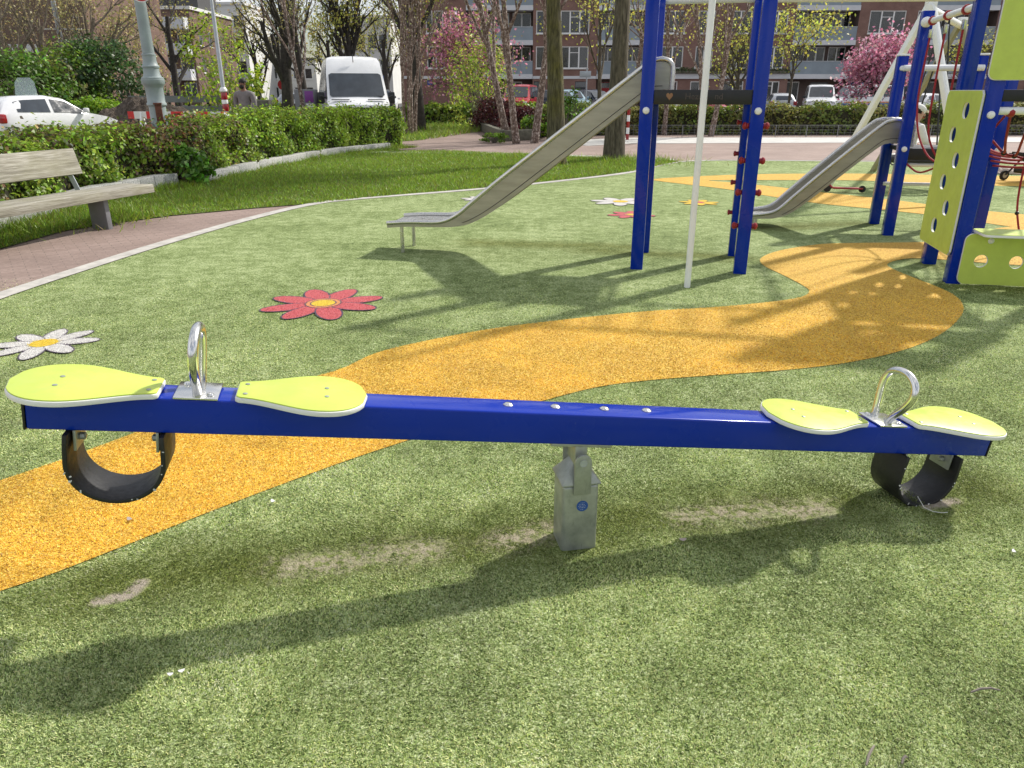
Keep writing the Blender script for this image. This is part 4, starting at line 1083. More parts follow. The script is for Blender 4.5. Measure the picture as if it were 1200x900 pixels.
def hedge_cols(s, z, n):
    c = shades(n, (.23, .345, .038), .45, .10)
    fresh = np.clip(np.sin(s * 2.3) * .6 + np.sin(s * .9 + 1) * .5 + np.sin(z * 4 + s * 3) * .3, 0, 1)[:, None]
    c = c * (1 - .6 * fresh) + shades(n, (.33, .47, .04), .28, .08) * .6 * fresh
    br = np.clip(np.exp(-((s - 6.6) / .9) ** 2) * 1.3 + np.exp(-((s - 4.0) / .35) ** 2) * .5 + np.exp(-((s - 8.9) / .5) ** 2) * .5 + np.exp(-((s - 2.2) / .5) ** 2) * .7 - .02 + .15 * np.exp(-((1.0 - z) / .07) ** 2), 0, .8)
    b = NR.uniform(0, 1, n) < br * .75
    c[b] = shades(int(b.sum()), (.17, .14, .06), .45, .2)
    r = NR.uniform(0, 1, n) < np.clip(np.exp(-((s - 6.3) / .7) ** 2) * .22 * (z > .6), 0, .5)
    c[r] = shades(int(r.sum()), (.28, .12, .075), .3, .15)
    return c
hl = [G(-150, 312), G(-60, 287), G(40, 258), G(120, 236), G(180, 224), G(235, 215.5), G(300, 199.5), G(380, 184), G(440, 176), G(478, 172.5)]
hedge('hedge', 'long clipped green hedge with brown patches behind the bench', [p + Vector((-.16, .12, 0)) for p in hl], .85, 1.0, 56000, .038, hedge_cols, twigs=0, taper=([0, 4, 7.5, 10], [.90, .90, .96, 1.0]))
# granite edging under the hedge: separate blocks with a gap at the lamp column
def edging(pts, nm, label, h=.20, w=.16):
    t = thing(nm, label, 'kerb', (pts[0].x, pts[0].y, 0)); o = pts[0]
    Ls = smooth_line(pts, 3)
    for a, b in zip(Ls[:-1], Ls[1:]):
        d = (b - a).normalized()
        MB().bar(a - o + d * .006 + Vector((0, 0, h / 2 - .03 + random.uniform(-.01, .01))), b - o - d * .006 + Vector((0, 0, h / 2 - .03 + random.uniform(-.01, .01))), w, h + .06).build('granite_block', 'granite', t, bevel=.015)
edging([p + Vector((-.03, .0, 0)) for p in hl[:5]] + [G(206, 219.5)], 'kerb_edging', 'rough granite edging under the hedge behind the bench', .24, .2)
edging([G(240, 214.5), G(300, 199), G(380, 183.5), G(440, 176), G(455, 174.5)], 'kerb_edging', 'pale granite edging between the hedge and the lawn', .17, .2)

def far_cols(base, v=.35):
    return lambda s, z, n: shades(n, base, v, .12)
def mixcols(b1, b2, f=3.0):
    def g(s, z, n):
        w = np.clip(.5 + .5 * np.sin(s * f) + NR.normal(0, .3, n), 0, 1)[:, None]
        return shades(n, b1, .35, .1) * w + shades(n, b2, .35, .1) * (1 - w)
    return g
fh = [G(1560, 157.5), G(1200, 158), G(940, 157.8), G(800, 157.5), G(700, 158.5), G(655, 160)]
hedge('hedge', 'long low hedge behind the wire fence in front of the parked cars', fh[::-1], 1.1, .98, 26000, .065, mixcols((.15, .21, .03), (.23, .22, .06), 1.3), twigs=0)
hedge('hedge', 'loose green hedge beyond the brick path by the street corner', [G(480, 147), G(560, 146.5), G(640, 149)], 1.5, .85, 9000, .075, mixcols((.16, .27, .025), (.22, .29, .035)), twigs=0)
hedge('hedge', 'bright green low hedge behind the white hatchback', [V(70, 129, 27.5).xy.to_3d(), V(165, 129, 27.5).xy.to_3d()], 1.2, 1.12, 7000, .06, mixcols((.16, .30, .02), (.24, .38, .03)), twigs=0)
# wire fence before the far hedge
a, b = G(1560, 161), G(690, 161.2)
fe = thing('wire_fence', 'low grey wire fence in front of the far hedge', 'fence', b)
nseg = 24
for i in range(nseg + 1):
    p = (a - b) * i / nseg
    MB().tube([p, p + Vector((0, 0, .42))], .012, 6).build('fence_post', 'grey_cabinet', fe)
m = MB()
for z in (.06, .16, .26, .36, .42): m.tube([Vector((0, 0, z)), (a - b) + Vector((0, 0, z))], .003 if z < .42 else .006, 4)
for i in range(int((a - b).length / .2)):
    p = (a - b).normalized() * .2 * i; m.tube([p, p + Vector((0, 0, .42))], .003, 3)
m.build('wire_mesh', 'grey_cabinet', fe)

# planter bed with log edges and dark red shrub
p0, p1, p2 = G(549, 146), G(590, 165.5), G(632, 163.5)
pb = thing('log_planter', 'planter bed edged with squared logs on the brick path', 'planter', p1)
for a, b in ((p0, (p0 + p1) / 2), ((p0 + p1) / 2, p1), (p1, p2)):
    d = (b - a).normalized(); MB().bar(a - p1 + d * .02 + Vector((0, 0, .17)), b - p1 - d * .02 + Vector((0, 0, .17)), .20, .34).build('log', 'log_wood', pb, bevel=.02)
MB().prism([p0 - p1 + Vector((.2, 0, .2)), Vector((.1, .1, .2)), p2 - p1 + Vector((0, .1, .2)), p2 - p1 + Vector((2, 6, .2)), p0 - p1 + Vector((3, 1, .2))], (0, 0, .04)).build('soil', 'soil', pb)
def shrub(name, label, c, rad, h, n, leaf, base, cat='shrub', group=None, stems=24, mat='leaf', var=.38, z0=.05):
    t = thing(name, label, cat, (c.x, c.y, 0), 0, group)
    m = MB()
    tips = []
    for i in range(stems):
        a = random.uniform(0, 6.28); r = rad * math.sqrt(random.random()) * .85; z = h * random.uniform(.55, .95)
        tip = Vector((r * math.cos(a), r * math.sin(a), z)); tips.append(tip)
        m.tube([Vector((r * .15 * math.cos(a), r * .15 * math.sin(a), 0)), tip * .5 + Vector((random.uniform(-.05, .05), random.uniform(-.05, .05), 0)), tip], [.016, .011, .004], 4, caps=False)
    m.build('stems', 'twig', t)
    # leaf clumps round the stem ends and sides
    ct = []; nclump = max(10, n // 45)
    for i in range(nclump):
        a = random.uniform(0, 6.28); th = random.random() ** .6; zz = z0 + (h - z0) * random.random() ** .8
        prof = math.sin(math.pi * min(.97, .22 + .72 * zz / h)) ** .6
        r = rad * prof * th ** .5; ct.append((r * math.cos(a), r * math.sin(a), zz))
    ct = np.array(ct); idx = NR.integers(0, nclump, n)
    P3 = ct[idx] + NR.normal(0, 1, (n, 3)) * np.array([rad * .13, rad * .13, h * .065]); P3[:, 2] = np.maximum(P3[:, 2], .03)
    nr = P3 - np.array([0, 0, h * .4]); nr /= np.linalg.norm(nr, axis=1)[:, None] + 1e-6; nr[:, 2] += .4
    lum = np.exp(NR.normal(0, .22, nclump))[idx][:, None]
    cards('leaves', P3, nr, leaf, np.clip(shades(n, base, var, .12) * lum, .003, .9), mat, t, .6, .8)
    return t
shrub('shrub', 'dark red barberry shrub on the left of the log planter', G(583, 156) + Vector((-.1, 1.2, 0)), .95, 1.25, 3800, .05, (.075, .018, .018), z0=.2)
shrub('shrub', 'dark red barberry shrub on the right of the log planter', G(606, 160) + Vector((.15, .9, 0)), .85, .95, 3000, .05, (.085, .02, .02), z0=.2)
shrub('shrub', 'fresh green shrub at the right end of the log planter', G(622, 163) + Vector((.1, .3, 0)), .5, .75, 1200, .06, (.17, .30, .03))
shrub('shrub', 'grass green tuft at the corner of the log planter', G(579, 168) + Vector((0, .3, 0)), .42, .30, 1100, .035, (.15, .26, .02))
shrub('shrub', 'green shrub between the mossy trunk and the teal car', V(667, 128, 27), .5, 1.5, 900, .07, (.13, .24, .03))
tb = G(212, 218)
shrub('shrub', 'bright green weedy tuft at the foot of the lamp column', tb + Vector((.08, .1, 0)), .42, .62, 1800, .05, (.11, .24, .025))

# ------------------------------------------------------------------ lamp column, lamp post, signs
c = Vector((XY(193, 14.3, .5), 14.3, 0))
lc = thing('lamp_column', 'grey-green cast iron lamp column with moulded base and red sign', 'lamp post', c)
MB().lathe([(.19, -.05), (.185, .1), (.17, .16), (.152, .20), (.148, .75), (.155, .80), (.155, .84), (.145, .86), (.142, 1.30)], n=32).build('base', 'column_paint', lc, smooth=40)
MB().lathe([(.142, 1.302), (.166, 1.315), (.166, 1.35), (.150, 1.37), (.150, 1.60), (.158, 1.62), (.182, 1.66), (.194, 1.68), (.194, 1.745), (.186, 1.75), (.186, 1.775), (.155, 1.79), (.135, 1.84), (.132, 1.93), (.146, 1.94), (.146, 1.965), (.125, 1.985), (.112, 2.05), (.112, 2.13), (.118, 2.135), (.118, 2.16), (.10, 2.17)], n=32).build('moulded_collar', 'column_paint', lc, smooth=40)
MB().lathe([(.100, 2.172), (.096, 2.6), (.088, 3.6), (.075, 5.2)], n=28).build('shaft', 'column_paint', lc, smooth=40)
MB().box((.075, -.128, 1.19), (.11, .05, .28), Matrix.Rotation(R(20), 3, 'Z')).build('rusty_hatch', 'rust', lc, bevel=.008)
MB().box((.075, -.138, 1.345), (.14, .09, .03), Matrix.Rotation(R(20), 3, 'Z')).build('hatch_hood', 'rust', lc, bevel=.004)
sg = MB().lathe([(.21, 0), (.21, .012)], (.11, -.16, 3.17), (0, -1, 0), 36).build('road_sign', 'white_paint', lc)
MB().lathe([(.195, 0), (.195, .004)], (.11, -.1725, 3.17), (0, -1, 0), 36).build('sign_face', 'sign_red', sg)
MB().bx(-.02, .24, -.181, -.178, 3.145, 3.19).build('sign_bar', 'white_paint', sg)
MB().box((.05, -.14, 3.17), (.05, .08, .05)).build('clamp', 'lamp_grey', sg)
MB().lathe([(.04, 5.2), (.16, 5.35), (.20, 5.6), (.12, 5.9), (.03, 6.0)], n=20).build('lantern', 'lamp_grey', lc)
c = Vector((XY(265, 23.5, 1), 23.5, 0))
lp = thing('lamp_post', 'thin grey street lamp post with red and white bands at its foot', 'lamp post', c)
MB().lathe([(.075, -.05), (.075, 1.45), (.06, 1.5), (.052, 3.6), (.045, 3.62), (.038, 6.2)], n=16).build('pole', 'lamp_grey', lp, smooth=40)
for z in (.2, .6, 1.0, 1.32): MB().lathe([(.088, z), (.092, z + .03), (.092, z + .17), (.088, z + .2)], n=14).build('red_band', 'tail_red', lp)
for z in (.41, .81, 1.21): MB().lathe([(.086, z), (.090, z + .02), (.090, z + .09), (.086, z + .105)], n=14).build('white_band', 'white_paint', lp)
MB().lathe([(.08, 1.53), (.11, 1.55), (.11, 1.60), (.07, 1.66)], n=14).build('collar', 'white_paint', lp)
MB().tube([(0, 0, 6.2), (0, -.1, 6.5), (.3, -.6, 6.6)], .03, 8).build('arm', 'lamp_grey', lp)
MB().box((.42, -.8, 6.58), (.2, .5, .1)).build('lamp_head', 'lamp_grey', lp, bevel=.03)
# barrier
a, b = V(150, 133, 23.2), V(262, 131, 23.0)
ba = thing('barrier', 'red and white striped barrier plank around the dug-up soil', 'barrier', (a.x, a.y, 0), math.atan2(b.y - a.y, b.x - a.x)); Lb = (b - a).length
MB().bx(0, Lb, -.02, .02, .80, 1.0).build('plank', 'barrier_stripes', ba)
for x in (.4, Lb - .3):
    MB().bar((x, -.28, 0), (x, 0, .98), .05, .05, up=(1, 0, 0)).build('leg', 'white_paint', ba); MB().bar((x, .30, 0), (x, .03, .98), .05, .05, up=(1, 0, 0)).build('leg', 'white_paint', ba)
MB().tube([(Lb, 0, .95), (Lb + .5, .1, .55)], .03, 8).build('stay', 'white_paint', ba)
# heap of dug soil
c = V(178, 128, 26.0)
bm = bmesh.new(); bmesh.ops.create_grid(bm, x_segments=70, y_segments=40, size=1)
for v in bm.verts:
    x, y = v.co.x, v.co.y; r = math.hypot(x, y * 1.0)
    hh = max(0, 1 - r) ** .9 * 1.5 + max(0, .55 - math.hypot(x + .55, y)) * .5
    nz = math.sin(x * 17 + y * 9) * .06 + math.sin(x * 31 - y * 27) * .05 + random.uniform(-.05, .05)
    v.co = Vector((x * 2.6, y * 1.8, hh + nz * min(1, hh * 3) - .02))
me = bpy.data.meshes.new('soil_heap'); bm.to_mesh(me); bm.free(); me.materials.append(M['soil'])
so = bpy.data.objects.new('soil_heap', me); COL.objects.link(so); so.location = (c.x, 26.0, 0)
tag(so, 'heap of dark dug soil behind the striped barrier', 'soil heap')
# low dark fence with planks by the building works, behind the soil
a, b = V(150, 110, 33), V(265, 110, 33)
pf = thing('plank_fence', 'low dark plank fence behind the soil heap', 'fence', (a.x, a.y, 0))
for z in (.45, .85, 1.25): MB().bx(0, b.x - a.x, -.03, .03, z - .13, z + .13).build('plank', 'grey_cabinet', pf)
for i in range(6): MB().bx((b.x - a.x) * i / 5 - .05, (b.x - a.x) * i / 5 + .05, .03, .13, 0, 1.5).build('fence_post', 'bark_dark', pf)
# grey cabinet with purple door and the concrete bollard
c = Vector((XY(362, 29, 1), 29, 0))
cb = thing('street_cabinet', 'grey street cabinet with a purple panel left of the white van', 'cabinet', c)
MB().bx(-.40, .30, -.35, .35, 0, 1.62).build('body', 'grey_cabinet', cb, bevel=.03)
MB().bx(-.02, .285, -.37, -.352, 1.18, 1.56).build('purple_panel', 'purple', cb, bevel=.01)
nt_ = MB().bx(-.0, .27, -.368, -.353, .72, 1.14).build('notice', 'white_paint', cb)
m = MB()
for i in range(6): m.bx(.03, .13 + random.uniform(0, .1), -.371, -.3685, 1.06 - i * .055, 1.075 - i * .055)
m.build('notice_lines', 'lamp_grey', nt_)
c = Vector((XY(308, 27, .7), 27, 0)); o = MB().prism([(x, y, 0) for x, y in rrect(-.32, .32, -.2, .2, .05)], (0, 0, 1.28)).build('concrete_block', 'log_wood', None, bevel=.03); o.location = c
tag(o, 'upright brownish block beside the walking man', 'bollard')
a, b = V(308, 118, 34), V(385, 118, 34)
gr = thing('timber_rail', 'horizontal timber rail on short posts behind the walking man', 'fence', (a.x, a.y, 0))
MB().bx(0, b.x - a.x, -.12, .12, .82, 1.06).build('rail', 'bark_dark', gr, bevel=.03)
for i in range(4): MB().bx(.2 + i * .85, .4 + i * .85, -.1, .1, 0, .82).build('fence_post', 'bark_dark', gr)
def signpost(nm, label, px, Y, h, parts, cat='sign'):
    t = thing(nm, label, cat, (XY(px, Y, 1.5), Y, 0)); MB().tube([(0, 0, -.05), (0, 0, h)], .045, 8).build('pole', 'lamp_grey', t)
    for nm2, x0, x1, z0, z1, mt in parts: MB().bx(x0, x1, -.075, -.05, z0, z1).build(nm2, mt, t, bevel=.006)
    return t
signpost('road_sign', 'blue road sign on a grey post right of the white van', 448, 44, 2.9, [('sign_plate', -.28, .14, 1.75, 2.35, 'sign_blue')])
signpost('sign_post', 'tall grey post with a pale box in front of the dark doors', 687, 50, 2.9, [('box', -.45, .25, 2.35, 2.72, 'lamp_grey')])
t = thing('marker_post', 'red and white marker post behind the right tree trunk', 'post', G(735, 164))
for i in range(6): MB().lathe([(.055, i * .2 + .0), (.055, i * .2 + .199)], n=12).build('band', 'white_paint' if i % 2 else 'tail_red', t)
t = signpost('road_sign', 'round red sign on a thin pole far behind the timber rail', 332, 60, 3.1, [])
MB().lathe([(.35, 0), (.35, .03)], (0, -.06, 2.0), (0, -1, 0), 24).build('sign_plate', 'tail_red', t)
signpost('wall_post', 'thin grey post in front of the corner house', 532, 46, 3.0, [('small_plate', -.25, .25, 2.7, 2.95, 'lamp_grey')])
# ------------------------------------------------------------------ vehicles
def loft_body(st, W, zb):
    """stations (x, z_belt, z_roof, half_belt, half_roof); ring of points round each section"""
    vs = []; n = 12
    for x, zt, zr, hb, hr in st:
        cab = zr > zt + .02
        pts = [(0, zb), (hb * .88, zb), (hb * .98, zb + (zt - zb) * .22), (hb, zb + (zt - zb) * .6), (hb * .965, zt), (hr, zr - (.04 if cab else .012)), (hr * .78, zr), (0, zr + .015)]
        ring = [(x, y, z) for y, z in pts] + [(x, -y, z) for y, z in pts[1:-1][::-1]]
        vs += ring
    k = len(ring); fs = []
    for i in range(len(st) - 1):
        for j in range(k):
            j2 = (j + 1) % k; fs.append((i * k + j, i * k + j2, (i + 1) * k + j2, (i + 1) * k + j))
    fs += [tuple(range(k)), tuple((len(st) - 1) * k + j for j in range(k - 1, -1, -1))]
    return vs, fs
def lerp(a, b, t): return Vector(a) + (Vector(b) - Vector(a)) * t
WSC = .05
def patch(quad, u0, u1, v0, v1, off, n=4, cr=.09):
    """panel lying proud of a quad a,b,c,d (a->b along u, a->d along v)"""
    a, b, c, d = [Vector(q) for q in quad]
    nr = (b - a).cross(d - a).normalized()
    P = lambda u, v: lerp(lerp(a, b, u), lerp(d, c, u), v) + nr * off
    m = MB()
    out = [P(u0 + (u1 - u0) * s, v0 + (v1 - v0) * t) for s, t in ((cr, 0), (1 - cr, 0), (1, cr * 1.3), (1, 1 - cr * 1.3), (1 - cr, 1), (cr, 1), (0, 1 - cr * 1.3), (0, cr * 1.3))]
    return m.prism(out, nr * .012)
CARS = {
 'hatch': dict(L=3.85, W=1.66, st=[(0, .60, .60, .62, .55), (.04, .66, .68, .76, .66), (.14, .80, .83, .82, .70), (.26, .90, .93, .83, .70), (.30, .91, .96, .83, .69), (.47, .92, 1.36, .83, .60), (.60, .93, 1.44, .83, .60), (.80, .95, 1.41, .83, .59), (.91, .97, 1.30, .82, .57), (.985, .93, .98, .78, .62), (1.0, .70, .72, .72, .60)], win=[(.345, .585), (.615, .86)], ws=(4, 5), rw=(8, 9)),
 'suv': dict(L=4.6, W=1.85, st=[(0, .70, .70, .70, .6), (.03, .85, .88, .86, .74), (.14, 1.0, 1.04, .92, .76), (.24, 1.06, 1.10, .92, .76), (.28, 1.07, 1.12, .92, .75), (.43, 1.08, 1.58, .92, .66), (.60, 1.10, 1.67, .92, .66), (.82, 1.14, 1.62, .92, .65), (.93, 1.16, 1.45, .90, .63), (.985, 1.1, 1.14, .86, .68), (1, .75, .77, .8, .7)], win=[(.335, .55), (.575, .77), (.79, .925)], ws=(4, 5), rw=(8, 9)),
 'van': dict(L=4.9, W=1.86, st=[(0, .75, .75, .80, .7), (.02, .95, .98, .88, .78), (.11, 1.06, 1.12, .92, .80), (.15, 1.10, 1.18, .92, .80), (.26, 1.12, 1.86, .93, .74), (.33, 1.13, 1.94, .93, .75), (.55, 1.13, 1.96, .93, .75), (.78, 1.13, 1.95, .93, .75), (.96, 1.13, 1.92, .93, .74), (1, 1.1, 1.86, .90, .72)], win=[(.20, .37), (.40, .66), (.69, .94)], ws=(3, 4), rw=None),
 'tallvan': dict(L=5.9, W=1.99, st=[(0, .95, .95, .84, .72), (.015, 1.12, 1.15, .93, .80), (.07, 1.22, 1.28, .98, .90), (.10, 1.26, 1.36, .99, .92), (.20, 1.30, 2.12, .995, .87), (.235, 1.32, 2.44, .995, .83), (.28, 1.32, 2.57, .995, .78), (.45, 1.32, 2.60, .995, .72), (.75, 1.32, 2.60, .995, .72), (1, 1.30, 2.54, .98, .70)], win=[(.15, .27)], ws=(3, 4), rw=None),
}
def car(kind, label, paint, loc, heading, cat='car', group='cars parked along the street', extra=None, name=None):
    d = CARS[kind]; L, W = d['L'], d['W']; zb = .24 if kind in ('hatch', 'suv') else .34
    t = thing(name or ('parked_van' if 'van' in kind else 'parked_car'), label, cat, (loc[0], loc[1], 0), heading, group)
    st = [(L / 2 - x * L, a, b, c, e) for x, a, b, c, e in d['st']]       # +x is the front
    vs, fs = loft_body(st, W, zb)
    body = MB().add(vs, fs).build('body', paint, t, smooth=38, bevel=.0)
    def q(i, j, s):                                                  # side quad between stations i and j
        a, b = st[i], st[j]
        A = Vector((a[0], s * a[3] * .965, a[1])); B = Vector((b[0], s * b[3] * .965, b[1]))
        C_ = Vector((b[0], s * b[4], b[2] - .04)); D_ = Vector((a[0], s * a[4], a[2] - .04))
        return (B, A, D_, C_) if s > 0 else (A, B, C_, D_)
    def sidewin(i, j, s):
        """glass between stations, sampled along the real roof and belt lines"""
        m = MB(); n = 10; lo = []; hi = []
        xs = [x[0] for x in st][::-1]
        def at(x, col): return float(np.interp(x, xs, [y[col] for y in st][::-1]))
        x0, x1 = L / 2 - i * L, L / 2 - j * L
        for k in range(n + 1):
            x = x0 + (x1 - x0) * k / n; hb = at(x, 3) * .965; zt = at(x, 1); hr = at(x, 4); zr = at(x, 2) - .04
            f = lambda v: Vector((x, s * (hb + (hr - hb) * v + .004), zt + (zr - zt) * v))
            lo.append(f(.10)); hi.append(f(.88))
        out = lo + hi[::-1]
        m.prism(out, (0, s * .010, 0)); return m
    for s in (1, -1):
        for (i, j) in d['win']:
            m = sidewin(i, j, s)
            # pull ends in for the pillars
            m.build('side_window', 'glass_dark', t)
        a = st[d['ws'][0]]
        mi = MB().box((a[0] - .10 * L * .5, s * (a[3] + .10), a[1] + .10), (.10, .20, .14 if 'tall' not in kind else .34)).build('wing_mirror', paint if kind in ('hatch', 'suv') else 'black_plastic', t, bevel=.03)
        for x in (L * .31, -L * .30):
            r = .31 if kind in ('hatch',) else .35
            MB().lathe([(r + .06, -.03), (r + .06, .012)], (x, s * (W / 2 - .035), r + .02), (0, s, 0), 28).build('wheel_arch', 'black_plastic', t)
            w = MB().lathe([(r * .62, .0), (r * .95, .0), (r, .02), (r, .16), (r * .9, .18), (r * .66, .17)], (x, s * (W / 2 - .15), r), (0, s, 0), 28).build('wheel', 'tyre', t, smooth=40)
            m = MB().lathe([(r * .64, .0), (r * .60, .165), (r * .2, .172)], (x, s * (W / 2 - .15), r), (0, s, 0), 20)
            m.build('rim', 'rim', w)
            m = MB()
            for k in range(7):
                a_ = 2 * math.pi * k / 7 + .3
                m.bar((x + .07 * math.cos(a_), s * (W / 2 + .022), r + .07 * math.sin(a_)), (x + r * .52 * math.cos(a_), s * (W / 2 + .022), r + r * .52 * math.sin(a_)), .05, .01, up=(0, 1, 0))
            m.build('rim_opening', 'black_plastic', w)
    # windscreen and rear window
    a, b = st[d['ws'][0]], st[d['ws'][1]]
    qd = (Vector((a[0], a[4], a[2] - .012)), Vector((a[0], -a[4], a[2] - .012)), Vector((b[0], -b[4], b[2] - .02)), Vector((b[0], b[4], b[2] - .02)))
    nr = (qd[1] - qd[0]).cross(qd[3] - qd[0]).normalized()
    ws = patch(qd if nr.x > 0 else (qd[1], qd[0], qd[3], qd[2]), .04, .96, .05, .95, .012, cr=WSC).build('windscreen', 'glass_dark', t)
    MB().bar(qd[0] + Vector((.01, -.15, .05)), qd[0] + Vector((-.12, -.65, .09)), .025, .02).build('wiper', 'black_plastic', ws)
    if d['rw']:
        a, b = st[d['rw'][0]], st[d['rw'][1]]
        qd = (Vector((b[0], b[4], b[2])), Vector((b[0], -b[4], b[2])), Vector((a[0], -a[4], a[2] - .01)), Vector((a[0], a[4], a[2] - .01)))
        nr = (qd[1] - qd[0]).cross(qd[3] - qd[0]).normalized()
        patch(qd if nr.x < 0 else (qd[1], qd[0], qd[3], qd[2]), .10, .90, .12, .90, .012).build('rear_window', 'glass_dark', t)
    else:
        MB().bx(-L / 2 - .012, -L / 2 + .01, -.62, .62, 1.30, 1.80).build('rear_window', 'glass_dark', t, bevel=.01)
    f0, f1 = st[1], st[2]
    zf = f0[1]
    for s in (1, -1):
        MB().box((f0[0] - .06, s * f0[3] * .74, zf - .07), (.22, .30, .17), Matrix.Rotation(s * -.25, 3, 'Z')).build('headlight', 'head_glass', t, bevel=.04)
        e = st[-2]
        if kind in ('hatch', 'suv'): MB().box((e[0] + .04, s * e[3] * .90, e[1] - .10), (.20, .24, .26)).build('tail_light', 'tail_red', t, bevel=.05)
        else: MB().box((st[-1][0] + .01, s * .86, .98), (.06, .12, .5)).build('tail_light', 'tail_red', t, bevel=.02)
    MB().bx(L / 2 - .10, L / 2 + .035, -W * .40, W * .40, zb + .04, zb + .26).build('bumper', 'black_plastic' if 'van' in kind else paint, t, bevel=.04)
    MB().bx(-L / 2 - .04, -L / 2 + .12, -W * .40, W * .40, zb + .04, zb + .30).build('bumper', 'black_plastic' if 'van' in kind else paint, t, bevel=.04)
    MB().bx(L / 2 + .036, L / 2 + .048, -.26, .26, zb + .08, zb + .19).build('number_plate', 'plate_yellow', t)
    MB().bx(-L / 2 - .053, -L / 2 - .041, -.26, .26, zb + .36, zb + .47).build('number_plate', 'plate_yellow', t)
    g = MB().box((L / 2 - .02, 0, zf - .09), (.06, W * .42, .12)).build('grille', 'black_plastic', t, bevel=.02)
    if extra: extra(t, st, L, W)
    return t
def ex_sprinter(t, st, L, W):
    for s in (1, -1):
        MB().bx(L / 2 - .40, L / 2 - .33, s * .55 - .27, s * .55 + .27, 1.30, 1.325).build('bonnet_slot', 'black_plastic', t)
        MB().tube([(L / 2 - .75, s * .93, 1.35), (L / 2 - .72, s * 1.12, 1.42)], .03, 8).build('mirror_arm', 'black_plastic', t)
    MB().tube([(L / 2 - 1.32, 0, 2.40), (L / 2 - 1.42, 0, 2.64)], .012, 6).build('aerial', 'black_plastic', t)
    for y in (.42, -.42, 0):
        MB().box((L / 2 - 1.0, y, 1.60), (.05, .34 if y else .3, .38)).build('seat_back', 'trousers_dark', t)
vx = XY(419, 25, 1.5)
car('tallvan', 'white high-roof van facing the playground behind the hedge', 'car_white', (vx - .62, 27.0), R(-73.5), 'van', None, ex_sprinter, 'white_van')
def ex_hatch(t, st, L, W):
    MB().tube([(-L * .30, .0, 1.42), (-L * .36, .0, 1.62)], .008, 5).build('aerial', 'black_plastic', t)
# near white hatchback, seen from behind-left, parked along the hedge
car('hatch', 'white hatchback parked behind the left end of the hedge', 'car_white', (-14.05, 24.0), R(62), 'car', None, ex_hatch)
# cars along the street
Y1 = 52
def cx(px, Y): return XY(px, Y, .8)
car('van', 'red and white van behind the birch clump', 'car_red', (cx(610, 51), 51.5), R(-100), 'van')
car('suv', 'dark navy estate car left of the mossy trunk', 'car_navy', (cx(624, 54), 54), R(176))
car('suv', 'pale teal car between the mossy trunk and the steel slide', 'car_teal', (cx(668, 51), 52), R(-78))
car('suv', 'dark car partly hidden behind the top of the steel slide', 'car_navy', (cx(697, 55), 55.5), R(-60))
car('hatch', 'white car seen from behind under the black deck', 'car_white', (cx(790, 50), 51.5), R(92))
car('hatch', 'red car between the white pole and the right blue post', 'car_red', (cx(842, 51), 52), R(-65))
car('hatch', 'pale blue hatchback right of the pegged blue post', 'car_paleblue', (cx(888, 53), 54), R(-25))
car('hatch', 'silver hatchback seen from behind, left of the old white van', 'car_silver', (cx(922, 51), 52.5), R(80))
car('van', 'old white van facing the playground between silver hatchback and striped van', 'car_white', (cx(966, 52), 53), R(-108), 'van')
def ex_stripe(t, st, L, W):
    for s in (1, -1):
        MB().bx(-L * .48, L * .44, s * (W / 2 + .006) - .006, s * (W / 2 + .006) + .006, .55, .80).build('blue_stripe', 'car_blue', t)
        MB().bx(-L * .48, L * .40, s * (W / 2 + .006) - .006, s * (W / 2 + .006) + .006, .83, .90).build('orange_stripe', 'orange_paint', t)
        MB().box((.9 * s * 0 + .6, s * .4, 2.02), (.30, .40, .12)).build('roof_light', 'car_blue', t, bevel=.03)
car('van', 'white van with blue and orange stripes and blue roof lights', 'car_white', (cx(1022, 53), 54.5), R(-170), 'van', extra=ex_stripe)
car('hatch', 'white car seen between the hanging ropes of the swing', 'car_white', (cx(1092, 46), 47.5), R(-150))
car('hatch', 'white car far down the side street right of the high-roof van', 'car_white', (cx(449, 62), 64), R(-80))
car('suv', 'dark car far down the side street behind the blue sign', 'car_navy', (cx(441, 55), 57), R(-84))
car('hatch', 'silver car far behind the timber rail', 'car_silver', (cx(350, 62), 63), R(10))
car('hatch', 'white hatchback at the right edge beyond the far hedge', 'car_white', (cx(1140, 51), 52.5), R(75))
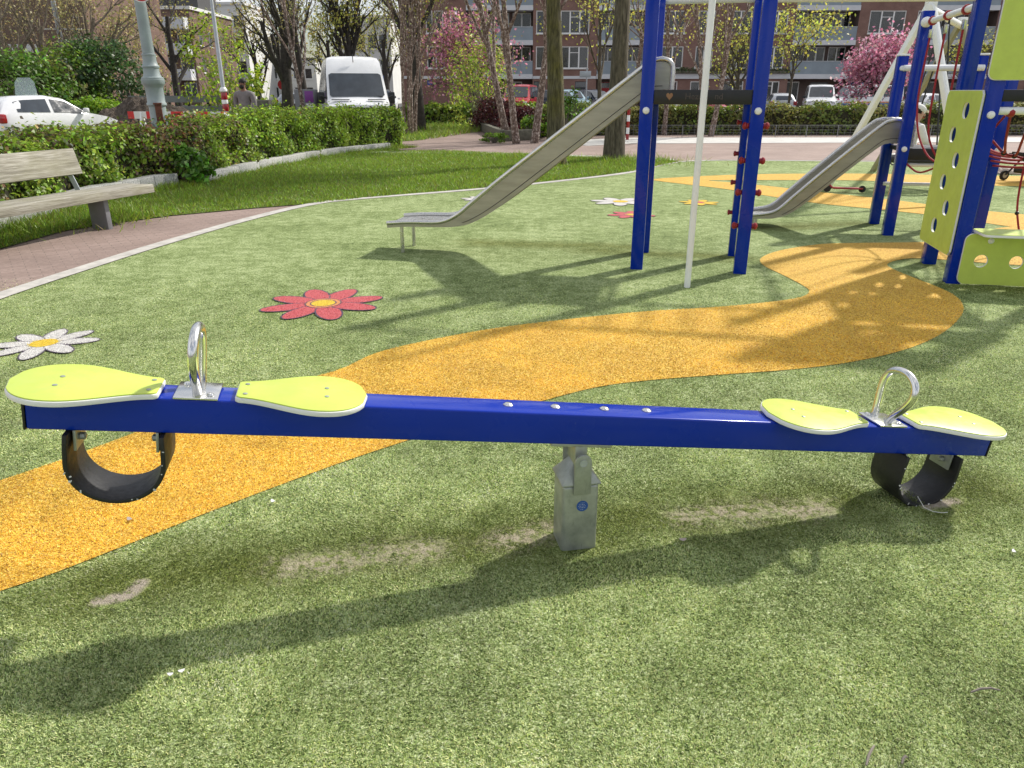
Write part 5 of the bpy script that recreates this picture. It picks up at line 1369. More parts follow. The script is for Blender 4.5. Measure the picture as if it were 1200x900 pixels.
def moped(label, x, y, rz, paint, screen=False):
    t = thing('motor_scooter', label, 'scooter', (x, y, 0), rz)
    for xx in (.62, -.62):
        w = MB().lathe([(.12, -.05), (.22, -.055), (.25, -.03), (.25, .03), (.22, .055), (.12, .05)], (xx, 0, .25), (0, 1, 0), 22).build('wheel', 'tyre', t); MB().lathe([(.13, -.052), (.13, .052)], (xx, 0, .25), (0, 1, 0), 14).build('rim', 'rim', w)
    MB().prism([(-.75, -.17, .42), (-.20, -.17, .36), (-.12, -.17, .68), (-.78, -.17, .72)], (0, .34, 0)).build('body', paint, t, bevel=.06)
    MB().prism([(-.20, -.15, .26), (.36, -.15, .26), (.36, -.15, .36), (-.20, -.15, .36)], (0, .30, 0)).build('footboard', paint, t, bevel=.02)
    MB().prism([(.34, -.19, .26), (.42, -.19, .26), (.56, -.19, .92), (.48, -.19, .98)], (0, .38, 0)).build('leg_shield', paint, t, bevel=.03)
    MB().prism([(.45, -.07, .50), (.85, -.07, .46), (.80, -.07, .55), (.50, -.07, .58)], (0, .14, 0)).build('mudguard', paint, t, bevel=.02)
    MB().tube([(.66, 0, .25), (.46, 0, 1.02)], .035, 8).build('fork', 'lamp_grey', t)
    MB().tube([(.40, -.34, 1.06), (.48, 0, 1.04), (.40, .34, 1.06)], .02, 8).build('handlebar', 'black_plastic', t)
    MB().prism([(-.80, -.14, .73), (-.10, -.14, .70), (-.14, -.14, .80), (-.78, -.14, .84)], (0, .28, 0)).build('saddle', 'black_plastic', t, bevel=.04)
    for s in (1, -1):
        MB().tube([(.42, s * .28, 1.06), (.40, s * .36, 1.26)], .008, 5).build('mirror_stalk', 'lamp_grey', t); MB().ball((.40, s * .37, 1.30), .07, 10, (.3, 1, .9)).build('mirror', 'chrome', t)
    MB().ball((.56, 0, .95), .09, 12, (.6, 1, 1)).build('headlight', 'head_glass', t)
    if screen:
        out = [(.47 - .11 * (z - 1.0) / .6, y, z) for y, z in ((-.24, 1.05), (-.31, 1.30), (-.26, 1.80), (-.16, 1.93), (.16, 1.93), (.26, 1.80), (.31, 1.30), (.24, 1.05))]
        MB().prism(out, (.012, 0, 0)).build('windscreen', 'clear_screen', t)
    return t
sx = XY(27, 23.8, 1.4)
moped('motor scooter with a tall clear windscreen hidden behind the white hatchback', sx, 24.2, R(-75), 'car_navy', True)
moped('orange motor scooter parked right of the red car', cx(857, 50), 50.2, R(-60), 'orange_paint')

# ------------------------------------------------------------------ trees
def tree(name, label, loc, h, r0, bark, leaf=None, nleaf=0, lsize=.06, fork=.35, spread=.55, levels=4, seed=1, lean=(0, 0), nfork=3, cat='tree', group=None, up=.25, first=.35, lsd=.22, stems=1, crown='crown', matl='leaf', trunk_flare=1.15, bend=.05, kn=1.0, leafcols=None):
    rs = random.Random(seed)
    t = thing(name, label, cat, (loc.x, loc.y, 0), 0, group)
    m = MB(); tips = []
    def grow(p, d, L, r, lv):
        n = 7 if lv == 0 else (5 if lv == 1 else 4); pts = [p]; rad = [r * (trunk_flare if lv == 0 else 1)]; q = p.copy(); dd = d.copy()
        for i in range(n):
            j = bend * (1 if lv == 0 else 2.6)
            dd = (dd + Vector((rs.uniform(-j, j), rs.uniform(-j, j), rs.uniform(-j, j) + (up * .12 if lv else 0)))).normalized()
            q = q + dd * (L / n); pts.append(q.copy()); rad.append(max(r * (1 - (.55 if lv < levels else .8) * (i + 1) / n) * (1.0 if (i or lv) else 1.02), .004))
        sides = 12 if lv == 0 else (7 if lv == 1 else (5 if lv == 2 else 3))
        m.tube(pts, rad, sides, caps=(lv < 2))
        if lv >= 2: tips.extend([(pts[k], lv) for k in range(1, n + 1)])
        if lv >= levels: return
        nc = int(round(nfork * (1.6 if lv == 0 else 1.15) * kn)) if lv else int(nfork * 2.2)
        for k in range(nc):
            t_ = first + (1 - first) * (k + rs.random() * .6) / nc if lv == 0 else .25 + .75 * (k + rs.random() * .7) / nc
            i = min(int(t_ * n), n - 1); f = t_ * n - i
            b = pts[i].lerp(pts[i + 1], min(max(f, 0), 1)); br = rad[i] * .62
            ax = (pts[i + 1] - pts[i]).normalized(); o = ax.orthogonal().normalized(); o.rotate(Matrix.Rotation(2.4 * k + rs.uniform(0, 1.2) + lv, 3, ax))
            sp = spread * rs.uniform(.75, 1.25)
            cd = (ax * math.cos(sp) + o * math.sin(sp) + Vector((0, 0, up * .35))).normalized()
            grow(b, cd, L * rs.uniform(.48, .68) * (1.0 if lv else (1.15 - .4 * t_)), min(br, rad[i] * .75), lv + 1)
    for sI in range(stems):
        a = 2 * math.pi * sI / max(stems, 1) + .4; off = Vector((math.cos(a), math.sin(a), 0)) * (r0 * 2.4 if stems > 1 else 0)
        dv = Vector((lean[0] + (off.x * .45 if stems > 1 else 0), lean[1] + (off.y * .45 if stems > 1 else 0), 1)).normalized()
        grow(off + Vector((0, 0, -.15)), dv, h * fork, r0 * (1 if sI == 0 else rs.uniform(.7, .95)), 0)
    m.build('trunk', bark, t, smooth=60)
    if nleaf and tips:
        T3 = np.array([list(p) for p, lv in tips]); idx = NR.integers(0, len(T3), nleaf)
        # leaves gather on part of the twigs so light and dark clumps and gaps remain
        keep = NR.uniform(.1, 1, len(T3)) ** 1.6; keep /= keep.sum(); idx = NR.choice(len(T3), nleaf, p=keep)
        P3 = T3[idx] + NR.normal(0, lsd, (nleaf, 3)); lum = np.exp(NR.normal(0, .25, len(T3)))[idx][:, None]
        cols = leafcols(P3, nleaf) if leafcols else shades(nleaf, leaf, .3, .1)
        nr = NR.normal(0, 1, (nleaf, 3)); nr[:, 2] += .5
        cards(crown, P3, nr, lsize, np.clip(cols * lum, .003, .95), matl, t, .65, .3)
    return t
OL = (.26, .26, .06); YG = (.56, .57, .10); FG = (.17, .30, .025)
# two straight trunks on the lawn edge (their crowns are above the frame)
tree('tree', 'mossy straight tree trunk rising behind the steel slide', G(652, 193), 15, .215, 'bark_mossy', OL, 2600, .05, .42, .6, 4, 3, lean=(-.022, 0), first=.62, bend=.018, nfork=3)
tree('tree', 'grey-brown straight tree trunk left of the blue post', G(719, 187), 15, .25, 'bark_grey', OL, 2600, .05, .42, .6, 4, 5, lean=(.004, 0), first=.62, bend=.018, nfork=3)
# birches
tree('birch_tree', 'multi-stem flaky birch right of the white van', V(480, 141, 30).xy.to_3d(), 10, .075, 'bark_birch', OL, 1500, .055, .50, .40, 3, 8, stems=4, first=.30, bend=.05)
tree('tree', 'thick dark tree trunk behind the multi-stem birch', V(491, 141, 32.5).xy.to_3d(), 13, .27, 'bark_dark', OL, 900, .055, .42, .55, 4, 12, first=.45, bend=.03)
tree('birch_tree', 'leaning flaky birch behind the red barberry', V(596, 141, 26.5).xy.to_3d(), 11, .125, 'bark_birch', (.36, .38, .07), 1500, .05, .55, .5, 3, 21, lean=(-.20, 0), first=.35, bend=.04)
tree('birch_tree', 'twin-stem flaky birch beside the mossy trunk', V(616, 144, 25).xy.to_3d(), 11, .125, 'bark_birch', (.36, .38, .07), 1500, .05, .55, .45, 3, 31, stems=2, lean=(.03, 0), first=.30, bend=.04)
tree('birch_tree', 'slim birch in the hedge seen just right of the white pole', V(826, 158, 28.9).xy.to_3d(), 11, .105, 'bark_birch', YG, 1700, .05, .55, .5, 4, 44, stems=2, lean=(.06, 0), first=.22, bend=.06)
tree('birch_tree', 'slim birch seen between the left posts of the climbing frame', V(778, 158, 30).xy.to_3d(), 10, .095, 'bark_birch', YG, 1300, .05, .55, .5, 3, 47, lean=(.03, 0), first=.25, bend=.05)
tree('birch_tree', 'thin birch standing right of the grey-brown trunk', V(741, 150, 31).xy.to_3d(), 10, .07, 'bark_birch', YG, 900, .05, .55, .5, 3, 52, lean=(-.02, 0), first=.3, bend=.05)
tree('young_tree', 'slender young tree with yellow-green leaves in front of the silver hatchback', V(923, 133, 46).xy.to_3d(), 7.5, .09, 'bark_grey', YG, 1100, .085, .55, .6, 4, 61, first=.42, lsd=.3)
tree('young_tree', 'yellow-leaved tree between the mossy trunk and the balconies', V(703, 140, 36).xy.to_3d(), 9, .11, 'bark_grey', YG, 1000, .055, .55, .55, 4, 66, first=.35)
PINK = lambda P, n: np.where((NR.uniform(0, 1, n) < .25)[:, None], shades(n, (.74, .52, .56), .15, .05), shades(n, (.60, .24, .34), .25, .08))
tree('cherry_tree', 'pink blossoming cherry tree left of the short blue post', V(1027, 131, 44).xy.to_3d(), 7.0, .16, 'bark_dark', None, 4600, .095, .42, .85, 4, 71, cat='tree', first=.40, lsd=.36, crown='blossom', matl='blossom', leafcols=PINK, nfork=4, up=.1)
PINK2 = lambda P, n: np.where((NR.uniform(0, 1, n) < .35)[:, None], shades(n, (.40, .35, .15), .25, .1), shades(n, (.55, .22, .31), .3, .08))
tree('cherry_tree', 'pink blossoming cherry tree in front of the corner house', V(562, 136, 42).xy.to_3d(), 8.0, .17, 'bark_dark', None, 5600, .085, .45, .8, 4, 76, cat='tree', first=.35, lsd=.28, crown='blossom', matl='blossom', leafcols=PINK2, nfork=4, up=.05, lean=(-.12, 0))
shrub('young_tree', 'light green feathery young tree behind the log planter', V(563, 139, 34).xy.to_3d(), 1.45, 3.6, 3000, .06, (.36, .46, .06), cat='tree', stems=40)
# left-hand background trees
tree('tree', 'dark trunk tree with olive buds in front of the balcony house', V(209, 118, 48).xy.to_3d(), 12, .24, 'bark_dark', (.36, .33, .09), 1300, .075, .48, .65, 4, 81, first=.32, nfork=3)
tree('tree', 'vase-shaped bare tree left of the grey cabinet', V(339, 131, 33).xy.to_3d(), 12, .30, 'bark_dark', (.28, .26, .07), 1300, .05, .36, .5, 4, 85, first=.32, nfork=3, up=.5)
tree('tree', 'dark tree directly behind the grey cabinet', V(360, 126, 38).xy.to_3d(), 12, .22, 'bark_dark', (.32, .30, .08), 1500, .055, .45, .55, 4, 89, first=.3, nfork=3)
tree('birch_tree', 'thin leaning flaky birch in front of the grey cabinet', V(356, 131, 28).xy.to_3d(), 9, .09, 'bark_birch', (.2, .19, .06), 600, .05, .55, .45, 4, 93, lean=(-.05, 0), first=.35)
tree('tree', 'tall spreading tree rising behind the white van', V(412, 118, 50).xy.to_3d(), 15, .30, 'bark_dark', (.40, .40, .08), 2600, .085, .38, .55, 4, 97, first=.35, nfork=4, up=.5)
tree('tree', 'bare tree left of the vase-shaped tree above the man', V(305, 124, 55).xy.to_3d(), 11, .20, 'bark_dark', (.36, .31, .10), 1500, .08, .42, .6, 4, 101, first=.3, nfork=3)
tree('tree', 'olive tree behind the white van roof on the left', V(385, 118, 60).xy.to_3d(), 13, .24, 'bark_dark', (.38, .36, .10), 1700, .09, .4, .6, 4, 103, first=.3, nfork=3)
tree('tree', 'budding tree between the white van and the multi-stem birch', V(455, 118, 66).xy.to_3d(), 14, .26, 'bark_dark', (.38, .38, .10), 1600, .09, .4, .6, 4, 107, first=.35, nfork=3)
tree('tree', 'twiggy olive tree left of the lamp column', V(120, 112, 44).xy.to_3d(), 12, .20, 'bark_sunlit', (.40, .36, .14), 1500, .075, .4, .6, 4, 111, first=.22, nfork=3)
tree('tree', 'twiggy tree with sunlight-toned bark at the left edge in front of the brick house', V(28, 110, 40).xy.to_3d(), 12, .17, 'bark_sunlit', (.42, .35, .15), 1500, .06, .4, .5, 4, 115, first=.15, nfork=3, stems=3)
tree('tree', 'bare forked tree in front of the brick house', V(82, 112, 42).xy.to_3d(), 12, .18, 'bark_sunlit', (.40, .34, .15), 1200, .06, .45, .5, 4, 119, first=.2, nfork=3, stems=2)
tree('tree', 'olive tree right of the lamp column before the balconies', V(170, 112, 58).xy.to_3d(), 11, .18, 'bark_sunlit', (.38, .35, .11), 1300, .08, .42, .6, 4, 123, first=.25, nfork=3)
tp = V(74, 60, 43); t = thing('utility_pole', 'plain grey pole rising above the shrubs on the left', 'pole', (tp.x, 43, 0)); MB().lathe([(.13, 0), (.11, 9.5)], n=14).build('shaft', 'lamp_grey', t, smooth=50); MB().bx(-1.0, 1.2, -.04, .04, 4.55, 4.62).build('cross_arm', 'white_frame', t)
shrub('young_tree', 'bright green young tree behind the walking man', V(262, 126, 34).xy.to_3d(), 1.7, 4.1, 1900, .085, (.34, .46, .035), cat='tree', stems=40)
shrub('young_tree', 'bright green low bush right behind the walking man', V(300, 126, 30).xy.to_3d(), .8, 2.3, 1200, .08, (.34, .46, .035), cat='tree', stems=16)
for px, Y, rad, h, n, base, lb in [(22, 31, 2.0, 2.8, 5000, (.10, .19, .022), 'dark green shrub at the left edge behind the scooter'), (68, 33, 1.5, 2.7, 2600, (.15, .17, .045), 'thin brownish green shrub between the big green shrubs'), (92, 34, 1.6, 3.2, 4200, (.14, .23, .025), 'mid green shrub left of the glossy dark shrub'), (128, 35, 2.2, 3.4, 6600, (.05, .10, .024), 'glossy dark green shrub left of the lamp column'), (-40, 31, 2.2, 3.2, 3500, (.10, .18, .022), 'green shrub beyond the left edge of the photo')]:
    c = V(px, 120, Y); shrub('shrub', lb, Vector((c.x, Y, 0)), rad, h, n, .085, base, stems=30)
for k, (px, Y, h, r) in enumerate([(1130, 84, 9, .2), (865, 67, 8.5, .16)]):
    tree('tree', ['budding tree at the far right before the facade', 'yellow-green tree close to the facade right of the white pole'][k], V(px, 118, Y - 20).xy.to_3d(), h, r, 'bark_grey', YG, 1100, .08, .45, .6, 4, 130 + k, first=.3, nfork=4)

# ------------------------------------------------------------------ buildings
def wall_open(m, x0, x1, z0, z1, ops, y=0.0, depth=.14):
    """front wall in the x-z plane with rectangular openings and their reveals"""
    xs = sorted({x0, x1, *[o[0] for o in ops], *[o[1] for o in ops]}); zs = sorted({z0, z1, *[o[2] for o in ops], *[o[3] for o in ops]})
    for i in range(len(xs) - 1):
        for j in range(len(zs) - 1):
            cx_, cz = (xs[i] + xs[i + 1]) / 2, (zs[j] + zs[j + 1]) / 2
            if any(o[0] < cx_ < o[1] and o[2] < cz < o[3] for o in ops): continue
            if not (x0 < cx_ < x1 and z0 < cz < z1): continue
            m.face([(xs[i], y, zs[j]), (xs[i + 1], y, zs[j]), (xs[i + 1], y, zs[j + 1]), (xs[i], y, zs[j + 1])])
    for a, b, c, d in [o[:4] for o in ops]:
        y2 = y + depth
        m.face([(a, y, c), (a, y2, c), (a, y2, d), (a, y, d)]); m.face([(b, y, c), (b, y, d), (b, y2, d), (b, y2, c)])
        m.face([(a, y, c), (b, y, c), (b, y2, c), (a, y2, c)]); m.face([(a, y, d), (a, y2, d), (b, y2, d), (b, y, d)])
def window(par, a, b, c, d, y, mull, mat='white_frame', curtain=True, tr=None):
    f = .085; m = MB()
    m.bx(a, a + f, y, y + .07, c, d); m.bx(b - f, b, y, y + .07, c, d); m.bx(a + f, b - f, y + .001, y + .069, c, c + f); m.bx(a + f, b - f, y + .001, y + .069, d - f, d)
    for k in range(1, mull):
        x = a + (b - a) * k / mull; m.bx(x - .06, x + .06, y + .002, y + .068, c + f, d - f)
        if k == 1 and mull > 1 and tr: m.bx(x + .035, x + (b - a) / mull - .035, y + .003, y + .066, d - f - tr - .05, d - f - tr)
    w = m.build('window', mat, par, smooth=0)
    MB().bx(a + f, b - f, y + .03, y + .034, c + f, d - f).build('pane', 'window_glass', w, smooth=0)
    if curtain:
        m = MB()
        for k in range(mull):
            s0 = a + (b - a) * k / mull + .06; s1 = a + (b - a) * (k + 1) / mull - .06
            r = random.random()
            if r < .42:
                n = 8; pts = []
                for q in range(n * 2 + 1): pts.append((s0 + (s1 - s0) * q / (2 * n), y + .12 + (.03 if q % 2 else 0)))
                for q in range(len(pts) - 1): m.face([(pts[q][0], pts[q][1], c + .06), (pts[q + 1][0], pts[q + 1][1], c + .06), (pts[q + 1][0], pts[q + 1][1], d - .06), (pts[q][0], pts[q][1], d - .06)])
            elif r < .7: m.face([(s0, y + .13, d - .06 - (d - c) * random.uniform(.2, .6)), (s1, y + .13, d - .06 - (d - c) * .35), (s1, y + .13, d - .06), (s0, y + .13, d - .06)])
        if m.f: m.build('curtain', 'curtain', w, smooth=0)
    m = MB().bx(a - .05, b + .05, y - .06 - .12, y - .0, c - .07, c - .005); m.build('sill', mat, w, smooth=0)
    return w
plain('window_glass', (0.035, 0.042, 0.048), 0.04, var=0, spec=1.0)
Mg = M['window_glass'].node_tree.nodes['Principled BSDF']; Mg.inputs['Alpha'].default_value = .55

FY = 74.0; KX = 12.62
def FX(px): return (px - 600) / KX
ab = thing('apartment_block', 'long brick apartment block with white windows and grey balconies beyond the parked cars', 'building', (0, FY, 0))
fl = [(-.1, 2.62), (3.08, 5.50), (5.92, 8.35), (8.75, 11.2)]       # floor zones
wz = [(.35, 2.5), (3.50, 5.36), (6.40, 8.28), (9.2, 11.0)]
wins = []; doors = []
def bay(p0, p1, winspec, ground):
    x0, x1 = FX(p0), FX(p1); ops = []
    for fz in (1, 2, 3):
        for a, b, mull in winspec:
            o = (FX(a), FX(b), wz[fz][0], wz[fz][1]); ops.append(o); wins.append((*o, mull, .42 if mull == 3 else None))
    for a, b, kind in ground:
        if kind == 'door': o = (FX(a), FX(b), .02, 2.40); ops.append(o); doors.append((*o, 'door_dark'))
        elif kind == 'red': o = (FX(a), FX(b), .02, 2.30); ops.append(o); doors.append((*o, 'red_door'))
        else: o = (FX(a), FX(b), .75, 2.42); ops.append(o); wins.append((*o, kind, .3))
    m = MB(); wall_open(m, x0, x1, -.1, 11.4, ops); m.build('wall', 'brick_red', ab, smooth=0)
par = []; slabs = []
def balcony(p0, p1, ground, nwin=2):
    x0, x1 = FX(p0), FX(p1); D = 1.5; ops = []
    for fz in (1, 2, 3):
        w = (x1 - x0); zz = fl[fz][0]
        for k in range(nwin):
            a = x0 + w * (k + .08) / nwin; b = x0 + w * (k + .92) / nwin
            o = (a, b, zz + .25, zz + 2.3); ops.append(o); wins.append((*o, 2 if nwin > 1 else 3, None, D))
        par.append((x0 + .02, x1 - .02, zz - .05, zz + 1.0)); slabs.append((x0, x1, zz - .46, zz - .06, D))
    for a, b, kind in ground:
        if kind in ('door', 'red'): o = (FX(a), FX(b), .02, 2.35); ops.append(o); doors.append((*o, 'red_door' if kind == 'red' else 'door_dark', D))
        else: o = (FX(a), FX(b), .6, 2.4); ops.append(o); wins.append((*o, kind, None, D))
    m = MB(); wall_open(m, x0, x1, -.1, 11.4, ops, D)
    for x in (x0, x1): m.face([(x, 0, -.1), (x, D, -.1), (x, D, 11.4), (x, 0, 11.4)])
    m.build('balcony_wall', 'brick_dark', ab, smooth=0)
bay(472, 548, [(502, 510, 1), (512, 522, 1), (530, 538, 1)], [])
balcony(548, 624, [(596, 612, 2), (560, 575, 'door')], 3)
bay(624, 698, [(627.5, 640, 1), (655, 688, 3)], [(625.5, 639.5, 'door'), (673.5, 687.5, 'door')])
balcony(698, 756, [(703, 724, 'red'), (735, 748, 2)], 2)
bay(756, 832, [(772, 797, 2), (811, 834 - 3, 2)], [(785, 793, 1), (808, 830, 2)])
bay(832, 921, [(847, 872, 2), (890, 913, 2)], [(846, 870, 2), (888, 912, 3)])
balcony(921, 993, [(925, 942, 2), (955, 976, 'door')], 3)
bay(993, 1075, [(1005, 1046, 3), (1059, 1070, 1)], [(997, 1012, 'door'), (1050, 1066, 'door')])
balcony(1075, 1150, [(1085, 1105, 2), (1120, 1138, 'door')], 3)
bay(1150, 1226, [(1155, 1168, 1), (1180, 1213, 3)], [(1153, 1168, 'door'), (1198, 1212, 'door')])
balcony(1226, 1300, [(1235, 1255, 2)], 3)
bay(1300, 1400, [(1312, 1337, 2), (1360, 1385, 2)], [(1310, 1335, 2), (1360, 1385, 3)])
x0, x1 = FX(472), FX(1400)
MB().bx(x0 + .02, x1 - .02, 3.2, 12, -.1, 11.38).build('interior', 'dark_room', ab, smooth=0)
mg = MB(); mg.face([(x0, 0, -.1), (x0, 0, 11.4), (x0, 12.1, 11.4), (x0, 12.1, -.1)]); mg.face([(x1, 0, -.1), (x1, 12.1, -.1), (x1, 12.1, 11.4), (x1, 0, 11.4)]); mg.face([(x0, 12.1, -.1), (x0, 12.1, 11.4), (x1, 12.1, 11.4), (x1, 12.1, -.1)]); mg.build('gable_wall', 'brick_red', ab, smooth=0)
MB().bx(x0 - .3, x1 + .3, -.4, 12.4, 11.4, 11.75).build('roof', 'roof_dark', ab)
for w in wins: window(ab, w[0], w[1], w[2], w[3], (w[6] if len(w) > 6 else 0) + .06, w[4], tr=w[5])
for d in doors:
    y = (d[5] if len(d) > 5 else 0) + .08
    dd = MB().bx(d[0], d[1], y, y + .05, d[2], d[3]).build('door', d[4], ab, smooth=0)
    MB().bx(d[0] + .04, d[1] - .04, y - .012, y, d[3] - .5, d[3] - .05).build('door_light', 'glass_dark', dd, smooth=0); MB().bx(d[1] - .16, d[1] - .10, y - .05, y, .95, 1.1).build('handle', 'lamp_grey', dd)
for a, b, c, d in par:
    MB().bx(a, b, -.02, .06, c, d).build('balcony_parapet', 'panel_grey_blue', ab, smooth=0)
    MB().bx(a, b, -.05, .09, d + .002, d + .06).build('balcony_rail', 'lamp_grey', ab, smooth=0)
for a, b, c, d, D in slabs: MB().bx(a + .01, b - .01, -.10, D - .01, c, d).build('balcony_slab', 'painted_concrete', ab, smooth=0)
# pale string courses above the ground floor
for p0, p1, c, d, y in ((472, 548, 2.62, 2.86, -.05), (624, 698, 2.62, 2.86, -.05), (993, 1075, 2.62, 2.86, -.05), (1150, 1226, 2.62, 2.86, -.05), (756, 921, 2.62, 3.06, -.14), (1300, 1400, 2.62, 3.06, -.14)):
    MB().bx(FX(p0) + .012, FX(p1) - .012, y, -.002, c, d).build('string_course', 'painted_concrete', ab, smooth=0)
t = MB().bx(FX(501.5), FX(507), -.03, -.003, 2.10, 2.50).build('street_name_plate', 'sign_blue', ab)
text('street_name', 'STRAAT', .10, (FX(504.2), -.034, 2.30), (R(90), 0, 0), 'white_frame', t)
pt = thing('balcony_planter', 'row of low green planting along the pale ledge of the brick facade', 'planter', (FX(756), FY - .3, 3.08))
k = 900; P3 = np.stack([NR.uniform(0, FX(921) - FX(756), k), NR.uniform(-.1, .2, k), NR.uniform(.1, .55, k) ** 1.2], 1)
MB().bx(.2, FX(921) - FX(756) - .2, -.06, .2, 0, .22).build('trough', 'log_wood', pt); cards('leaves', P3, np.tile([0, -1, .5], (k, 1)), .09, shades(k, (.06, .10, .02), .4, .15), 'leaf', pt)

def block(name, label, x0, x1, y0, y1, h, wallmat, rows, side=None, roof='roof_dark', parapet=None, cat='building'):
    """simple building: front face at y0 with rows of openings, optional right face openings"""
    t = thing(name, label, cat, (x0, y0, 0)); w = x1 - x0; dpt = y1 - y0
    m = MB(); ops = [o for o in rows]; wall_open(m, 0, w, -.1, h, ops); so = side or []
    for i in range(len(m.v)): pass
    m.build('wall', wallmat, t, smooth=0)
    m = MB(Matrix.Translation((w, 0, 0)) @ Matrix.Rotation(R(90), 4, 'Z')); wall_open(m, 0, dpt, -.1, h, so); m.build('side_wall', wallmat, t, smooth=0)
    m = MB(); m.face([(0, 0, -.1), (0, 0, h), (0, dpt, h), (0, dpt, -.1)]); m.face([(0, dpt, -.1), (0, dpt, h), (w, dpt, h), (w, dpt, -.1)]); m.build('back_wall', wallmat, t, smooth=0)
    MB().bx(.35, w - .35, .35, dpt - .3, -.1, h - .05).build('interior', 'dark_room', t, smooth=0)
    MB().bx(-.2, w + .2, -.2, dpt + .2, h + .003, h + .35).build('roof', roof, t, smooth=0)
    for o in rows: window(t, o[0], o[1], o[2], o[3], .06, 2 if o[1] - o[0] > 1.3 else 1)
    for o in so:
        w_ = window(t, o[0], o[1], o[2], o[3], .06, 1); w_.location = (w, 0, 0); w_.rotation_euler = (0, 0, R(90))
    return t
def grid(x0, x1, n, ww, zs, wh): return [(x0 + (x1 - x0) * (k + .5) / n - ww / 2, x0 + (x1 - x0) * (k + .5) / n + ww / 2, z, z + wh) for k in range(n) for z in zs]
b1 = block('brick_house', 'old orange brick house with pale ledge behind the twiggy trees at the left', XY(-160, 56, 2), XY(116, 56, 2), 56, 68, 11, 'brick_orange', [(XY(p, 56, 2) - XY(-160, 56, 2), XY(p + 9, 56, 2) - XY(-160, 56, 2), z, z + 1.7) for p, z in ((-60, 1.0), (-30, 1.0), (-60, 5.5), (5, 6.3), (98, 4.6), (-30, 5.5))])
MB().bx(0, XY(62, 56, 3) - XY(-160, 56, 3), -.35, -.003, 4.0, 4.55).build('ledge', 'white_render', b1)
b2x = XY(120, 78, 2); b2w = XY(166, 78, 2) - b2x
block('brick_house', 'narrow brown brick house between the shrubs and the balcony house', b2x, b2x + b2w, 78, 80.5, 12.5, 'brick_orange', [(b2w * .2, b2w * .2 + 1.0, 5.6, 7.4), (b2w * .62, b2w * .62 + 1.0, 5.6, 7.4), (b2w * .2, b2w * .2 + 1.0, 8.8, 10.5), (b2w * .62, b2w * .62 + 1.0, 8.8, 10.5), (b2w * .6, b2w * .6 + 1.2, 2.6, 4.4)])
bx0, bx1 = XY(166, 95, 2), XY(234, 95, 2); bw = bx1 - bx0
bb = block('balcony_house', 'brick flats with white balconies and white cornice behind the lamp column', bx0, bx1, 95, 109, 10.3, 'brick_orange', [(bw * a, bw * a + 1.5, z, z + 2.0) for a in (.10, .42, .74) for z in (.5, 3.3, 6.2)], [(a, a + 1.1, z, z + 1.7) for a in (2, 5, 9) for z in (3.6, 6.6)], roof='white_render')
for z in (2.75, 5.5, 8.2):
    MB().bx(bw * .03, bw * .97, -1.5, -.003, z, z + .28).build('balcony_slab', 'white_render', bb, smooth=0)
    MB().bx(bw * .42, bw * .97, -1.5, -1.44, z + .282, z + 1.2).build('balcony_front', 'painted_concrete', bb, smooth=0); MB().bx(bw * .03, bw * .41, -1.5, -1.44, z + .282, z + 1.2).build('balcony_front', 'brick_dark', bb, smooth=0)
    MB().bx(bw * .97 - .06, bw * .97, -1.43, -.01, z + .282, z + 1.2).build('balcony_end', 'painted_concrete', bb, smooth=0)
MB().bx(bw * .2, bw * 1.0, 3, 9, 10.66, 12.2).build('roof_storey', 'roof_dark', bb)
block('white_house', 'white flats with dark balconies beyond the brick balcony house', XY(262, 118, 2), XY(296, 118, 2), 118, 130, 13, 'white_render', grid(.3, 4.2, 2, 1.3, (1, 4, 7, 10), 1.7), roof='white_render')
w0 = XY(300, 130, 2); block('white_house', 'pale distant house row behind the vase-shaped tree', w0, XY(372, 130, 2), 130, 142, 6.2, 'white_render', grid(.3, XY(372, 130, 2) - w0 - .3, 5, 1.2, (.6, 3.4), 1.6))
w0 = XY(405, 105, 2); block('white_house', 'tall white corner building behind the white van', w0, XY(461, 105, 2), 105, 118, 10.2, 'white_render', grid(.3, XY(461, 105, 2) - w0 - .3, 4, 1.2, (.7, 3.6, 6.6), 1.8), roof='white_render')
w0 = XY(455, 122, 2); block('grey_house', 'pale grey street front seen between the birch stems', w0, XY(505, 122, 2), 122, 134, 10.5, 'grey_render', grid(.2, XY(505, 122, 2) - w0 - .2, 4, 1.1, (.8, 3.8, 6.8), 1.9), roof='roof_dark')

